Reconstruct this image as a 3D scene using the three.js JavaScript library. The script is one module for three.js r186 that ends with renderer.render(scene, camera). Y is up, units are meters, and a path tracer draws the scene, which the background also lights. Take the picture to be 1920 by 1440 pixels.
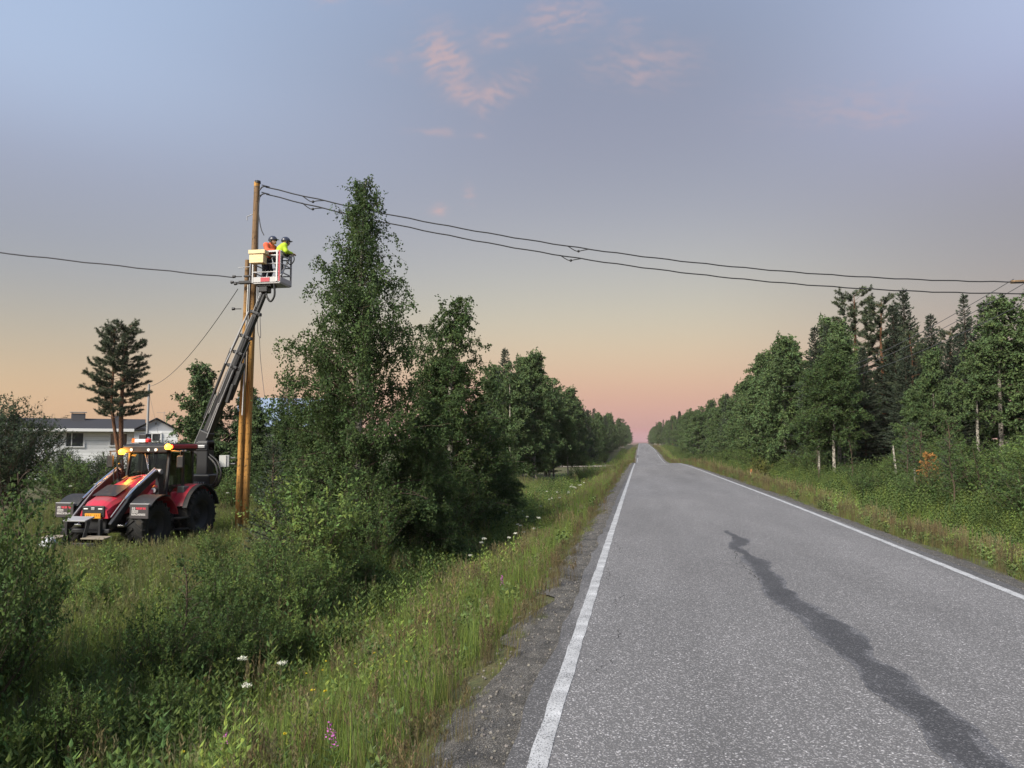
import * as THREE from 'three';
import { RoundedBoxGeometry } from 'three/addons/geometries/RoundedBoxGeometry.js';
import { MarchingCubes } from 'three/addons/objects/MarchingCubes.js';

// ---------------------------------------------------------------- camera, sky, sun, exposure
const scene = new THREE.Scene();
const camera = new THREE.PerspectiveCamera(53.07, 4 / 3, 0.1, 6000);
camera.position.set(0, 1.75, 0);
camera.rotation.order = 'YXZ';
camera.rotation.set(Math.atan(110 / 1442), Math.atan(240 / 1446), 0);

const renderer = new THREE.WebGLRenderer({ antialias: true });
renderer.toneMapping = THREE.LinearToneMapping;
renderer.toneMappingExposure = 1.5;
renderer.shadowMap.enabled = true;

const sun = new THREE.DirectionalLight(new THREE.Color(1.0, 0.93, 0.8), 5.0);
sun.position.set(-38, 60, 66);                       // the bright evening sky behind the camera
sun.castShadow = true;
sun.shadow.radius = 45;
sun.shadow.mapSize.set(2048, 2048);
Object.assign(sun.shadow.camera, { left: -90, right: 90, top: 90, bottom: -90, near: 1, far: 400 });
scene.add(sun, sun.target);

// ---------------------------------------------------------------- helpers: random numbers and noise
function rng(seed) {
  let a = seed >>> 0;
  return () => { a = (a + 0x6D2B79F5) >>> 0; let t = a; t = Math.imul(t ^ (t >>> 15), t | 1); t ^= t + Math.imul(t ^ (t >>> 7), t | 61); return ((t ^ (t >>> 14)) >>> 0) / 4294967296; };
}
function h2(x, y) { let h = Math.imul(x | 0, 374761393) + Math.imul(y | 0, 668265263); h = Math.imul(h ^ (h >>> 13), 1274126177); return ((h ^ (h >>> 16)) >>> 0) / 4294967296; }
function vnoise(x, y) {
  const xi = Math.floor(x), yi = Math.floor(y), fx = x - xi, fy = y - yi;
  const u = fx * fx * (3 - 2 * fx), v = fy * fy * (3 - 2 * fy);
  const a = h2(xi, yi), b = h2(xi + 1, yi), c = h2(xi, yi + 1), d = h2(xi + 1, yi + 1);
  return a + (b - a) * u + (c - a) * v + (a - b - c + d) * u * v;
}
function fbm(x, y, o = 4) { let s = 0, a = 0.5, n = 0; for (let i = 0; i < o; i++) { s += a * vnoise(x, y); n += a; x = x * 2.03 + 17.1; y = y * 2.03 - 9.7; a *= 0.5; } return s / n; }
const lerp = (a, b, t) => a + (b - a) * t, clamp = (x, a, b) => Math.min(b, Math.max(a, x));
const smooth = (a, b, x) => { const t = clamp((x - a) / (b - a), 0, 1); return t * t * (3 - 2 * t); };
const toLin = (c) => { c /= 255; return c <= 0.04045 ? c / 12.92 : Math.pow((c + 0.055) / 1.055, 2.4); };
function table(rows, x) {                            // piecewise-linear lookup, rows sorted by their first entry
  if (x <= rows[0][0]) return rows[0].slice(1);
  for (let i = 1; i < rows.length; i++) if (x <= rows[i][0]) { const t = (x - rows[i - 1][0]) / (rows[i][0] - rows[i - 1][0]); return rows[i].slice(1).map((v, k) => lerp(rows[i - 1][k + 1], v, t)); }
  return rows[rows.length - 1].slice(1);
}
const V = (x, y, z) => new THREE.Vector3(x, y, z);

// ---------------------------------------------------------------- sky: evening air, pink opposite the set sun, thin pink wisps
{
  const W = 3072, H = 1536, data = new Float32Array(W * H * 4);
  const opposite = [[-90, 92, 88, 84], [-2, 150, 124, 126], [0, 196, 156, 162], [1, 202, 155, 152], [2.4, 216, 168, 150], [5.1, 221, 191, 161], [7.5, 214, 200, 174], [10.6, 195, 193, 183], [14.8, 174, 176, 183], [18.4, 159, 164, 179], [23.6, 149, 155, 176], [27, 144, 154, 176], [31, 147, 160, 187], [45, 140, 158, 200], [90, 130, 155, 205]];
  const beside = [[-90, 92, 88, 84], [-2, 165, 135, 110], [0, 212, 172, 136], [2.4, 224, 188, 148], [6.1, 197, 184, 162], [9.1, 178, 176, 170], [11.8, 163, 167, 175], [15.9, 160, 166, 183], [19.1, 165, 175, 199], [22.2, 176, 192, 219], [26.6, 174, 193, 223], [45, 165, 192, 228], [90, 140, 170, 215]];
  const rightSide = [[-90, 92, 88, 84], [-2, 160, 125, 115], [0, 206, 158, 146], [3, 200, 166, 150], [6.5, 184, 166, 155], [9.3, 168, 162, 159], [12.5, 158, 157, 163], [15.7, 155, 156, 169], [18.8, 163, 165, 189], [21.9, 170, 178, 208], [24.9, 180, 192, 222], [45, 168, 190, 226], [90, 140, 170, 215]];
  // thin clouds: azimuth and elevation in degrees, half widths, slant, strength
  const wisps = [[-14.6, 27.2, 1.5, 1.9, 0.7, 0.62], [-13.2, 25.1, 1.0, 1.2, 0.9, 0.4], [-10.8, 24.9, 1.3, 1.0, -0.9, 0.48], [-11, 28.6, 1.3, 0.8, 0.3, 0.4], [-5.6, 29.8, 2.4, 1.0, 0.25, 0.5], [-8.5, 26, 1.2, .8, -.6, .25], [0.6, 26.6, 3.4, 1.5, -0.45, 0.30], [-0.4, 28.9, 1.2, .5, .2, .25], [-18.5, 26.8, 1.0, .6, -.2, .25], [-15, 17.0, 0.6, 0.35, 0.8, 0.5], [-12.6, 18.2, 0.35, 0.7, 0.2, 0.3], [-15.2, 22.4, 1.6, 0.25, 0.15, 0.36], [-11.8, 22.3, .6, .2, .1, .25], [17, 21.4, 2.2, 0.6, -0.3, 0.22], [14.5, 22.5, 5, 1.2, -0.3, 0.14], [-23.6, 30.4, 0.8, .7, .4, .25], [-19, 31, 1, .4, .3, .4]];
  for (let j = 0; j < H; j++) {
    const el = ((j + 0.5) / H - 0.5) * 180;
    const even = (rows) => { const c = [0, 0, 0]; for (let k = -6; k <= 6; k++) { const v = table(rows, el + k * 0.42); c.forEach((_, q) => { c[q] += v[q] / 13; }); } return el < 1 ? table(rows, el) : c; };
    const o = even(opposite), b = even(beside), r = even(rightSide);
    for (let i = 0; i < W; i++) {
      const ang = ((i + 0.5) / W - 0.5) * 2 * Math.PI, dx = Math.cos(ang), dz = Math.sin(ang);
      let az = Math.atan2(dx, -dz) * 180 / Math.PI;   // 0 along the road, positive to the east
      const wl = smooth(4, 46, -az), wr = smooth(2, 30, az);
      const far = smooth(60, 140, Math.abs(az));      // both sides run into the same air behind the camera
      let c = [0, 1, 2].map((k) => { const side = az < 0 ? lerp(o[k], b[k], wl) : lerp(o[k], lerp(r[k], b[k], far), wr); return toLin(side) / renderer.toneMappingExposure; });
      if (el > 12 && el < 34 && az > -40 && az < 34) {
        let m = 0;
        for (const [ca, ce, wa, we, sl, st] of wisps) {
          const da = (az - ca) * Math.cos(el * 0.01745), de = el - ce;
          if (Math.abs(da) > wa * 2.6 + 1 || Math.abs(de) > we * 2.6 + 1) continue;
          const n1 = fbm(az * 0.9 + 40, el * 1.6, 5) - 0.5, n2 = fbm(az * 1.1 - 31, el * 1.1 + 7, 4) - 0.5;
          const u = (da + sl * de * 0.6 + n1 * 1.6 * Math.min(1, wa)) / wa, v = (de - sl * da * 0.25 + n2 * 1.6 * Math.min(1, we)) / we;
          const fall = Math.exp(-(u * u + v * v) * 1.15);
          const streak = fbm((az + sl * el * 0.9) * 0.8 + n1 * 1.5, (el - az * sl * 0.5) * 5.2 + n2 * 3, 5);
          m += st * fall * smooth(0.22, 0.78, streak) * 1.35;
        }
        m = Math.min(m * 1.15, 0.75);
        const pink = [206, 178, 178].map((x) => toLin(x) / renderer.toneMappingExposure);
        c = c.map((x, k) => lerp(x, pink[k], m));
      }
      const p = (j * W + i) * 4;
      data[p] = c[0]; data[p + 1] = c[1]; data[p + 2] = c[2]; data[p + 3] = 1;
    }
  }
  const sky = new THREE.DataTexture(data, W, H, THREE.RGBAFormat, THREE.FloatType);
  sky.mapping = THREE.EquirectangularReflectionMapping;
  sky.magFilter = sky.minFilter = THREE.LinearFilter;
  sky.needsUpdate = true;
  scene.background = sky;
  scene.environment = sky;
}

// ---------------------------------------------------------------- naming helpers
const taken = new Map();
function numbered(name) { const n = taken.get(name) || 0; taken.set(name, n + 1); return n ? `${name}_${String(n).padStart(3, '0')}` : name; }
function tag(o, label, category, group, kind) { if (label) o.userData.label = label; if (category) o.userData.category = category; if (group) o.userData.group = group; if (kind) o.userData.kind = kind; return o; }
function thing(name, label, category, pos = [0, 0, 0], turn = 0, group) {
  const o = new THREE.Group(); o.name = numbered(name); o.position.set(...pos); o.rotation.y = turn; scene.add(o);
  return tag(o, label, category, group);
}
function put(name, geo, mat, parent = scene) {
  const m = new THREE.Mesh(geo, mat); m.name = parent === scene ? numbered(name) : name; m.castShadow = m.receiveShadow = true; parent.add(m); return m;
}
function copyOf(o, label, group) { const c = o.clone(); c.name = numbered(o.name.replace(/_\d{3}$/, '')); scene.add(c); c.userData = { ...o.userData }; if (label) c.userData.label = label; if (group) c.userData.group = group; return c; }

// ---------------------------------------------------------------- mesh helpers
class MB {                                           // collects shapes into one geometry: position, normal, uv (metres), colour
  constructor() { this.p = []; this.n = []; this.u = []; this.i = []; this.c = null; }
  get count() { return this.p.length / 3; }
  geo(g, m) {
    const at = this.count, q = g.clone(); if (m) q.applyMatrix4(m); const mirrored = m && m.determinant() < 0;
    this.p.push(...q.attributes.position.array); this.n.push(...q.attributes.normal.array);
    if (q.attributes.uv) this.u.push(...q.attributes.uv.array); else for (let k = 0; k < q.attributes.position.count; k++) this.u.push(0, 0);
    if (q.index) for (const k of q.index.array) this.i.push(at + k); else for (let k = 0; k < q.attributes.position.count; k++) this.i.push(at + k);
    if (mirrored) for (let k = this.i.length - 3; k >= 0 && this.i[k] >= at; k -= 3) { const t = this.i[k]; this.i[k] = this.i[k + 1]; this.i[k + 1] = t; }
    return this;
  }
  box(cx, cy, cz, sx, sy, sz, r = 0.012, rot) {
    const g = new RoundedBoxGeometry(sx, sy, sz, 1, Math.min(r, sx / 2.1, sy / 2.1, sz / 2.1));
    const m = new THREE.Matrix4().makeRotationFromEuler(rot ? new THREE.Euler(...rot) : new THREE.Euler()).setPosition(cx, cy, cz);
    return this.geo(g, m);
  }
  beam(a, b, w, h, r = 0.01, up = V(0, 1, 0)) {      // a rounded bar from a to b
    const d = V().subVectors(b, a), L = d.length(); d.normalize();
    let x = V().crossVectors(up, d); if (x.lengthSq() < 1e-6) x = V(1, 0, 0); x.normalize();
    const y = V().crossVectors(d, x);
    const m = new THREE.Matrix4().makeBasis(x, y, d).setPosition(V().addVectors(a, b).multiplyScalar(0.5));
    return this.geo(new RoundedBoxGeometry(w, h, L, 1, Math.min(r, w / 2.1, h / 2.1)), m);
  }
  tube(pts, radii, sides = 8, cap = true) {
    const n = pts.length, at = this.count; let prev = null, len = 0;
    for (let k = 0; k < n; k++) {
      const t = V().subVectors(pts[Math.min(n - 1, k + 1)], pts[Math.max(0, k - 1)]).normalize();
      let x = prev ? prev.clone().addScaledVector(t, -prev.dot(t)) : V().crossVectors(Math.abs(t.y) > 0.9 ? V(1, 0, 0) : V(0, 1, 0), t);
      x.normalize(); prev = x; const y = V().crossVectors(t, x), r = Array.isArray(radii) ? radii[k] : radii;
      if (k) len += pts[k].distanceTo(pts[k - 1]);
      for (let s = 0; s <= sides; s++) {
        const a = s / sides * Math.PI * 2, nx = x.x * Math.cos(a) + y.x * Math.sin(a), ny = x.y * Math.cos(a) + y.y * Math.sin(a), nz = x.z * Math.cos(a) + y.z * Math.sin(a);
        this.p.push(pts[k].x + nx * r, pts[k].y + ny * r, pts[k].z + nz * r); this.n.push(nx, ny, nz); this.u.push(s / sides, len);
      }
    }
    for (let k = 0; k < n - 1; k++) for (let s = 0; s < sides; s++) { const a = at + k * (sides + 1) + s, b = a + sides + 1; this.i.push(a, a + 1, b, a + 1, b + 1, b); }
    if (cap) for (const [k, dir] of [[0, -1], [n - 1, 1]]) {
      const t = V().subVectors(pts[Math.min(n - 1, k + 1)], pts[Math.max(0, k - 1)]).normalize().multiplyScalar(dir), c = this.count;
      this.p.push(pts[k].x, pts[k].y, pts[k].z); this.n.push(t.x, t.y, t.z); this.u.push(0.5, 0.5);
      for (let s = 0; s <= sides; s++) { const q = (at + k * (sides + 1) + s) * 3; this.p.push(this.p[q], this.p[q + 1], this.p[q + 2]); this.n.push(t.x, t.y, t.z); this.u.push(s / sides, 0); }
      for (let s = 0; s < sides; s++) dir > 0 ? this.i.push(c, c + 1 + s, c + 2 + s) : this.i.push(c, c + 2 + s, c + 1 + s);
    }
    return this;
  }
  cyl(a, b, r, r2 = r, sides = 12) { return this.tube([a, b], [r, r2], sides); }
  prism(outline, a, b, axis = 'x') {                 // a flat outline of [u, v] pairs pushed from a to b along an axis
    const s = new THREE.Shape(outline.map((q) => new THREE.Vector2(...q)));
    const g = new THREE.ExtrudeGeometry(s, { depth: b - a, bevelEnabled: true, bevelSize: 0.012, bevelThickness: 0.012, bevelSegments: 1, curveSegments: 6 });
    const m = new THREE.Matrix4();
    if (axis === 'x') m.makeBasis(V(0, 0, 1), V(0, 1, 0), V(1, 0, 0)).setPosition(a, 0, 0);   // u = z, v = y; mirrored, so turn the faces
    else if (axis === 'y') m.makeBasis(V(1, 0, 0), V(0, 0, 1), V(0, 1, 0)).setPosition(0, a, 0);
    else m.setPosition(0, 0, a);
    return this.geo(g, m);
  }
  done() {
    const g = new THREE.BufferGeometry();
    g.setAttribute('position', new THREE.Float32BufferAttribute(this.p, 3));
    g.setAttribute('normal', new THREE.Float32BufferAttribute(this.n, 3));
    g.setAttribute('uv', new THREE.Float32BufferAttribute(this.u, 2));
    g.setIndex(this.i); return g;
  }
}
class Leaves {                                       // many small folded blades in one geometry, each with a colour of its own
  constructor() { this.p = []; this.c = []; this.i = []; }
  get n() { return this.p.length / 3; }
  leaf(o, d, side, len, wid, col, fold = 0.2, widest = 0.42) {   // o: base, d: direction, side: across, both unit vectors
    const at = this.n, nx = d.y * side.z - d.z * side.y, ny = d.z * side.x - d.x * side.z, nz = d.x * side.y - d.y * side.x, l = len * widest, w = wid / 2, f = fold * w;
    this.p.push(o.x, o.y, o.z,
      o.x + d.x * l + side.x * w + nx * f, o.y + d.y * l + side.y * w + ny * f, o.z + d.z * l + side.z * w + nz * f,
      o.x + d.x * len, o.y + d.y * len, o.z + d.z * len,
      o.x + d.x * l - side.x * w + nx * f, o.y + d.y * l - side.y * w + ny * f, o.z + d.z * l - side.z * w + nz * f);
    for (let k = 0; k < 4; k++) this.c.push(col[0], col[1], col[2]);
    this.i.push(at, at + 1, at + 2, at, at + 2, at + 3);
  }
  blade(o, d, bend, len, wid, col, segs = 3) {       // a grass blade that bends over
    const at = this.n, s = V(d.z, 0, -d.x); if (s.lengthSq() < 1e-6) s.set(1, 0, 0); s.normalize();
    const q = o.clone(), t = d.clone();
    for (let k = 0; k <= segs; k++) {
      const w = wid * 0.5 * (1 - Math.pow(k / segs, 1.6));
      if (k < segs) { this.p.push(q.x - s.x * w, q.y - s.y * w, q.z - s.z * w, q.x + s.x * w, q.y + s.y * w, q.z + s.z * w); this.c.push(...col, ...col); } else { this.p.push(q.x, q.y, q.z); this.c.push(...col); }
      q.addScaledVector(t, len / segs); t.addScaledVector(bend, 1 / segs).normalize();
    }
    for (let k = 0; k < segs - 1; k++) { const a = at + k * 2; this.i.push(a, a + 1, a + 2, a + 1, a + 3, a + 2); }
    const a = at + (segs - 1) * 2; this.i.push(a, a + 1, a + 2);
  }
  stalk(a, b, w, col) {                              // a thin three-sided stem
    const at = this.n, d = V().subVectors(b, a).normalize(); let x = V().crossVectors(Math.abs(d.y) > 0.9 ? V(1, 0, 0) : V(0, 1, 0), d).normalize(); const y = V().crossVectors(d, x);
    for (const [q, r] of [[a, w], [b, w * 0.6]]) for (let k = 0; k < 3; k++) { const an = k * 2.0944; this.p.push(q.x + (x.x * Math.cos(an) + y.x * Math.sin(an)) * r, q.y + (x.y * Math.cos(an) + y.y * Math.sin(an)) * r, q.z + (x.z * Math.cos(an) + y.z * Math.sin(an)) * r); this.c.push(...col); }
    for (let k = 0; k < 3; k++) { const n = (k + 1) % 3; this.i.push(at + k, at + n, at + 3 + k, at + n, at + 3 + n, at + 3 + k); }
  }
  done() {
    const g = new THREE.BufferGeometry();
    g.setAttribute('position', new THREE.Float32BufferAttribute(this.p, 3));
    g.setAttribute('color', new THREE.Float32BufferAttribute(this.c, 3));
    g.setIndex(this.i); return g;
  }
}
function unit(R) { const z = R() * 2 - 1, a = R() * 6.2832, r = Math.sqrt(1 - z * z); return V(r * Math.cos(a), z, r * Math.sin(a)); }
function across(d, R) { return V().crossVectors(d, unit(R)).normalize(); }
function tint(base, R, amount = 0.25, hue = 0.12) { const k = 1 + (R() * 2 - 1) * amount, h = (R() * 2 - 1) * hue; return [base[0] * k * (1 + h), base[1] * k, base[2] * k * (1 - h)]; }

// ---------------------------------------------------------------- textures
function tex(w, h, fn, srgb = true) {
  const d = new Uint8Array(w * h * 4);
  for (let j = 0; j < h; j++) for (let i = 0; i < w; i++) { const c = fn(i, j), p = (j * w + i) * 4; d[p] = clamp(c[0], 0, 255); d[p + 1] = clamp(c[1], 0, 255); d[p + 2] = clamp(c[2], 0, 255); d[p + 3] = 255; }
  const t = new THREE.DataTexture(d, w, h, THREE.RGBAFormat); t.magFilter = THREE.LinearFilter; t.minFilter = THREE.LinearMipmapLinearFilter; t.generateMipmaps = true;
  t.wrapS = t.wrapT = THREE.RepeatWrapping; if (srgb) t.colorSpace = THREE.SRGBColorSpace; t.needsUpdate = true; return t;
}
function fieldTex(w, h, arr, k = 255) { return tex(w, h, (i, j) => { const v = arr[j * w + i] * k; return [v, v, v]; }, false); }
const std = (o) => new THREE.MeshStandardMaterial(o), phys = (o) => new THREE.MeshPhysicalMaterial(o);
const lin = (r, g, b) => new THREE.Color().setRGB(r, g, b);

// ---------------------------------------------------------------- ground, road
const roadRise = (D) => table([[-80, 0], [20, 0], [62, -0.24], [92, -0.55], [108, -1.2], [130, -1.72], [154, -1.75], [200, -0.95], [247, -0.15], [380, 0.75], [515, 1.35], [600, 1.3], [760, -2.5], [3000, -8]], D)[0];
const riseCache = new Map();
function rise(D) { const k = Math.round(D * 4); if (!riseCache.has(k)) { let s = 0; for (let i = -4; i <= 4; i++) s += roadRise(D + i * 2.2); riseCache.set(k, s / 9 + 0.0); } return riseCache.get(k); }
function crossSection(X, D) {
  const fill = Math.exp(-Math.pow((D - 88.5) / 4.2, 4));                  // the side road fills the ditch
  const left = table([[-400, -0.2], [-70, -0.75], [-30, -0.85], [-9, -0.95], [-6.1, -1.0], [-4.9, -1.55], [-4.1, -1.6], [-2.6, -0.92], [-1.5, -0.3], [-1.05, -0.07], [-0.74, -0.035], [0, -0.06]], X)[0];
  if (X < 1) return lerp(left, Math.max(left, -0.09 + Math.max(-0.5, (X + 0.8) * 0.03)), fill);
  return table([[1, -0.06], [4.42, -0.05], [4.75, -0.06], [5.3, -0.16], [7.4, -0.8], [8.2, -0.85], [9.6, -0.35], [13, 0.0], [18, 0.25], [60, 0.5], [400, 1]], X)[0];
}
function groundY(X, Z) {
  const D = -Z, off = Math.min(1, Math.max(0, (X < 1 ? -0.8 - X : X - 4.6) / 1.6));
  return rise(D) + crossSection(X, D) + off * ((fbm(X * 0.55 + 30, D * 0.55, 3) - 0.5) * 0.22 + (fbm(X * 0.09, D * 0.09 + 60, 2) - 0.5) * 0.5);
}
const soilMap = (() => {
  const S = 1024;
  return tex(S, S, (i, j) => {
    const x = i / S * 32, y = j / S * 32, w = (v, p) => v % p;
    const n = fbm(w(x, 32) * 0.7, w(y, 32) * 0.7, 4), f = h2(i, j), g = vnoise(i * 0.22, j * 0.22);
    const k = 0.62 + 0.38 * g + (f - 0.5) * 0.35;
    return [lerp(72, 96, n) * k, lerp(82, 84, n) * k, lerp(42, 52, n) * k];
  });
})();
soilMap.repeat.set(1, 1);
{
  const xs = [], ds = [];
  for (let x = -420; x < -60; x += 24) xs.push(x); for (let x = -60; x < -16; x += 2.2) xs.push(x); for (let x = -16; x < -8; x += 0.6) xs.push(x); for (let x = -8; x < -0.9; x += 0.22) xs.push(x);
  xs.push(-0.86, -0.74, 0.3, 2, 3.8, 4.42, 4.6); for (let x = 4.8; x < 12; x += 0.3) xs.push(x); for (let x = 12; x < 30; x += 1.2) xs.push(x); for (let x = 30; x <= 430; x += 25) xs.push(x);
  for (let d = -40; d < 0; d += 2) ds.push(d); for (let d = 0; d < 26; d += 0.3) ds.push(d); for (let d = 26; d < 80; d += 1) ds.push(d); for (let d = 80; d < 260; d += 3) ds.push(d); for (let d = 260; d < 800; d += 15) ds.push(d); for (let d = 800; d <= 1100; d += 100) ds.push(d);
  const pos = [], uv = [], idx = [], nx = xs.length;
  for (const d of ds) for (const x of xs) { pos.push(x, groundY(x, -d), -d); uv.push(x / 4, d / 4); }
  for (let j = 0; j < ds.length - 1; j++) for (let i = 0; i < nx - 1; i++) { const a = j * nx + i, b = a + nx; idx.push(a, a + 1, b, a + 1, b + 1, b); }
  const g = new THREE.BufferGeometry(); g.setAttribute('position', new THREE.Float32BufferAttribute(pos, 3)); g.setAttribute('uv', new THREE.Float32BufferAttribute(uv, 2)); g.setIndex(idx); g.computeVertexNormals();
  tag(put('ground', g, std({ map: soilMap, bumpMap: soilMap, bumpScale: 0.03, roughness: 1 })), 'grassy verge, ditch and meadow ground on both sides of the road', 'ground', null, 'structure');
}
// asphalt: pale stone chips in dark binder
const chips = (() => {
  const S = 2048, h = new Float32Array(S * S), c = new Float32Array(S * S), R = rng(11);
  for (let k = 0; k < S * S; k++) { h[k] = 0.1; c[k] = 0.33 + R() * 0.1; }
  for (let k = 0; k < 155000; k++) {                 // each chip a small uneven blob
    const cx = R() * S, cy = R() * S, r = 1.1 + R() * R() * 2.6, v = R() < 0.16 ? 0.58 + R() * 0.24 : 0.4 + R() * 0.24, e = 0.6 + R() * 0.8, a = R() * 3.14, ca = Math.cos(a), sa = Math.sin(a);
    for (let y = -4; y <= 4; y++) for (let x = -4; x <= 4; x++) {
      const u = (x * ca + y * sa) * e, w = (y * ca - x * sa) / e, q = (u * u + w * w) / (r * r);
      if (q < 1) { const p = (((cy + y) | 0) + S) % S * S + (((cx + x) | 0) + S) % S; if (h[p] < 0.4 + 0.5 * (1 - q)) { h[p] = 0.4 + 0.5 * (1 - q); c[p] = v; } }
    }
  }
  return { map: tex(S, S, (i, j) => { const v = c[j * S + i]; return [v * 252, v * 249, v * 250]; }), bump: fieldTex(S, S, h) };
})();
function strip(x0, x1, d0, d1, lift, { nx = 1, step = 1, uvs = 5.2, edge, color, cap = 0 } = {}) {   // a sheet that follows the road
  const pos = [], uv = [], idx = [], col = []; let rows = 0; const cols = nx + 1;
  for (let d = d0; ; ) {
    const e = edge ? edge(d) : [0, 0];
    for (let k = 0; k <= nx; k++) { const x = lerp(x0 + e[0], x1 + e[1], k / nx); pos.push(x, rise(d) + lift, -d); uv.push(x / uvs, d / uvs); if (color) col.push(...color(x, d)); }
    rows++; if (d >= d1 - 1e-6) break; d = Math.min(d1, d + step * (d < 30 ? 1 : d < 120 ? 2 : 4));
  }
  for (let j = 0; j < rows - 1; j++) for (let k = 0; k < nx; k++) { const a = j * cols + k, b = a + cols; idx.push(a, a + 1, b, a + 1, b + 1, b); }
  const g = new THREE.BufferGeometry(); g.setAttribute('position', new THREE.Float32BufferAttribute(pos, 3)); g.setAttribute('uv', new THREE.Float32BufferAttribute(uv, 2)); if (color) g.setAttribute('color', new THREE.Float32BufferAttribute(col, 3)); g.setIndex(idx); g.computeVertexNormals(); return g;
}
const asphalt = std({ map: chips.map, bumpMap: chips.bump, bumpScale: 0.0045, roughness: 0.85, vertexColors: true, color: lin(0.97, 0.955, 0.96) });
const road = tag(put('road', (() => {
  // the worn lanes, patched and stained: darker oily drift between the wheel paths, paler chips in them
  const wear = (x, d) => {
    const track = Math.exp(-Math.pow((x - 0.55) / 0.3, 2)) + Math.exp(-Math.pow((x - 3.1) / 0.3, 2));
    const k = 0.93 + 0.44 * (fbm(x * 0.9 + 5, d * 0.1, 3) - 0.5) + 0.26 * (fbm(x * 2.6, d * 0.7 + 9, 4) - 0.5) - 0.07 * track + (Math.abs(x - 1.85) < 0.5 ? -0.04 : 0) - (x < -0.62 || x > 4.34 ? 0.34 : 0);
    return [k, k, k];
  };
  const g = strip(-0.76, 4.46, -30, 780, 0, { nx: 44, step: 0.4, edge: (d) => [(vnoise(d * 1.7, 3) - 0.5) * 0.07 + (vnoise(d * 6, 8) - 0.5) * 0.03, (vnoise(d * 1.7, 33) - 0.5) * 0.07], color: wear });
  return g;
})(), asphalt), 'two lane road of worn grey asphalt running straight over low rises', 'road', null, 'structure');
const lineBump = fieldTex(512, 512, (() => { const a = new Float32Array(512 * 512); for (let j = 0; j < 512; j++) for (let i = 0; i < 512; i++) a[j * 512 + i] = vnoise(i * 0.35, j * 0.35); return a; })());
const paintMap = tex(1024, 1024, (i, j) => { const n = vnoise(i * 0.3, j * 0.3) * 0.6 + vnoise(i * 0.8 + 50, j * 0.8) * 0.4, hole = n < 0.26 + 0.16 * fbm(i * 0.006 + 3, j * 0.006, 3) ? 0.45 : 1, d = 0.9 + 0.3 * (fbm(i * 0.012, j * 0.012, 4) - 0.5); return [186 * hole * d, 186 * hole * d, 188 * hole * d]; });
const paint = std({ map: paintMap, bumpMap: lineBump, bumpScale: 0.002, roughness: 0.75 });
const ragged = (s) => (d) => [(vnoise(d * 9, s) - 0.5) * 0.014, (vnoise(d * 9, s + 5) - 0.5) * 0.014];
put('edge_line', strip(-0.63, -0.518, -30, 83.5, 0.004, { step: 0.25, uvs: 2, edge: ragged(2) }), paint, road);
put('edge_line', strip(-0.63, -0.518, 94, 168, 0.004, { step: 0.5, uvs: 2, edge: ragged(2) }), paint, road);
put('edge_line', strip(-0.63, -0.518, 186, 780, 0.004, { step: 1, uvs: 2, edge: ragged(2) }), paint, road);
put('edge_line', strip(4.205, 4.315, -30, 780, 0.004, { step: 0.25, uvs: 2, edge: ragged(22) }), paint, road);
// the dark bitumen smear that wanders up the lane, and smaller patches
const smear = (() => {
  const rows = [[2.0, 1.6, 2.16], [3.2, 1.6, 2.14], [4.6, 1.6, 2.12], [5.07, 1.58, 2.1], [5.7, 1.57, 2.08], [6.4, 1.58, 2.08], [7.4, 1.53, 2.03], [8.4, 1.42, 1.93], [9.9, 1.39, 1.9], [11.5, 1.46, 1.93], [12.6, 1.52, 1.86], [13.6, 1.45, 1.8], [14, 1.44, 1.94], [14.6, 1.66, 1.95], [15.2, 1.62, 1.9], [15.7, 1.58, 1.84], [16.1, 1.66, 1.78]];
  const pos = [], uv = [], idx = [], col = []; let n = 0;
  for (let d = 2; d <= 16.1; d += 0.07) {
    const [a, b] = table(rows, d), l = a + 0.06 + (fbm(d * 1.5, 1, 4) - 0.5) * 0.3, r = b - 0.09 + (fbm(d * 1.5, 70, 4) - 0.5) * 0.3;
    for (let k = 0; k <= 14; k++) { const x = lerp(l, r, k / 14), e = Math.min(k, 14 - k), worn = e === 0 ? 1 : e < 4 ? smooth(0.3 + 0.1 * e, 0.62 + 0.1 * e, fbm(x * 13, d * 9, 3) + 0.1) : 0, v = lerp(0.9 + 0.55 * (fbm(x * 5, d * 1.6, 4) - 0.5), 1.9, worn * 0.85); pos.push(x, rise(d) + 0.003, -d); uv.push(x / 5.2 + 0.37, d / 5.2 + 0.21); col.push(v, v, v * 1.02); }
    n++;
  }
  for (let j = 0; j < n - 1; j++) for (let k = 0; k < 14; k++) { const a = j * 15 + k, b = a + 15; idx.push(a, a + 1, b, a + 1, b + 1, b); }
  const g = new THREE.BufferGeometry(); g.setAttribute('position', new THREE.Float32BufferAttribute(pos, 3)); g.setAttribute('uv', new THREE.Float32BufferAttribute(uv, 2)); g.setAttribute('color', new THREE.Float32BufferAttribute(col, 3)); g.setIndex(idx); g.computeVertexNormals(); return g;
})();
const bitumen = std({ map: chips.map, bumpMap: chips.bump, bumpScale: 0.005, roughness: 0.7, vertexColors: true, color: lin(0.37, 0.37, 0.38) });
put('bitumen_smear', smear, bitumen, road).userData.label = 'dark bitumen smear wandering along the lane';
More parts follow.
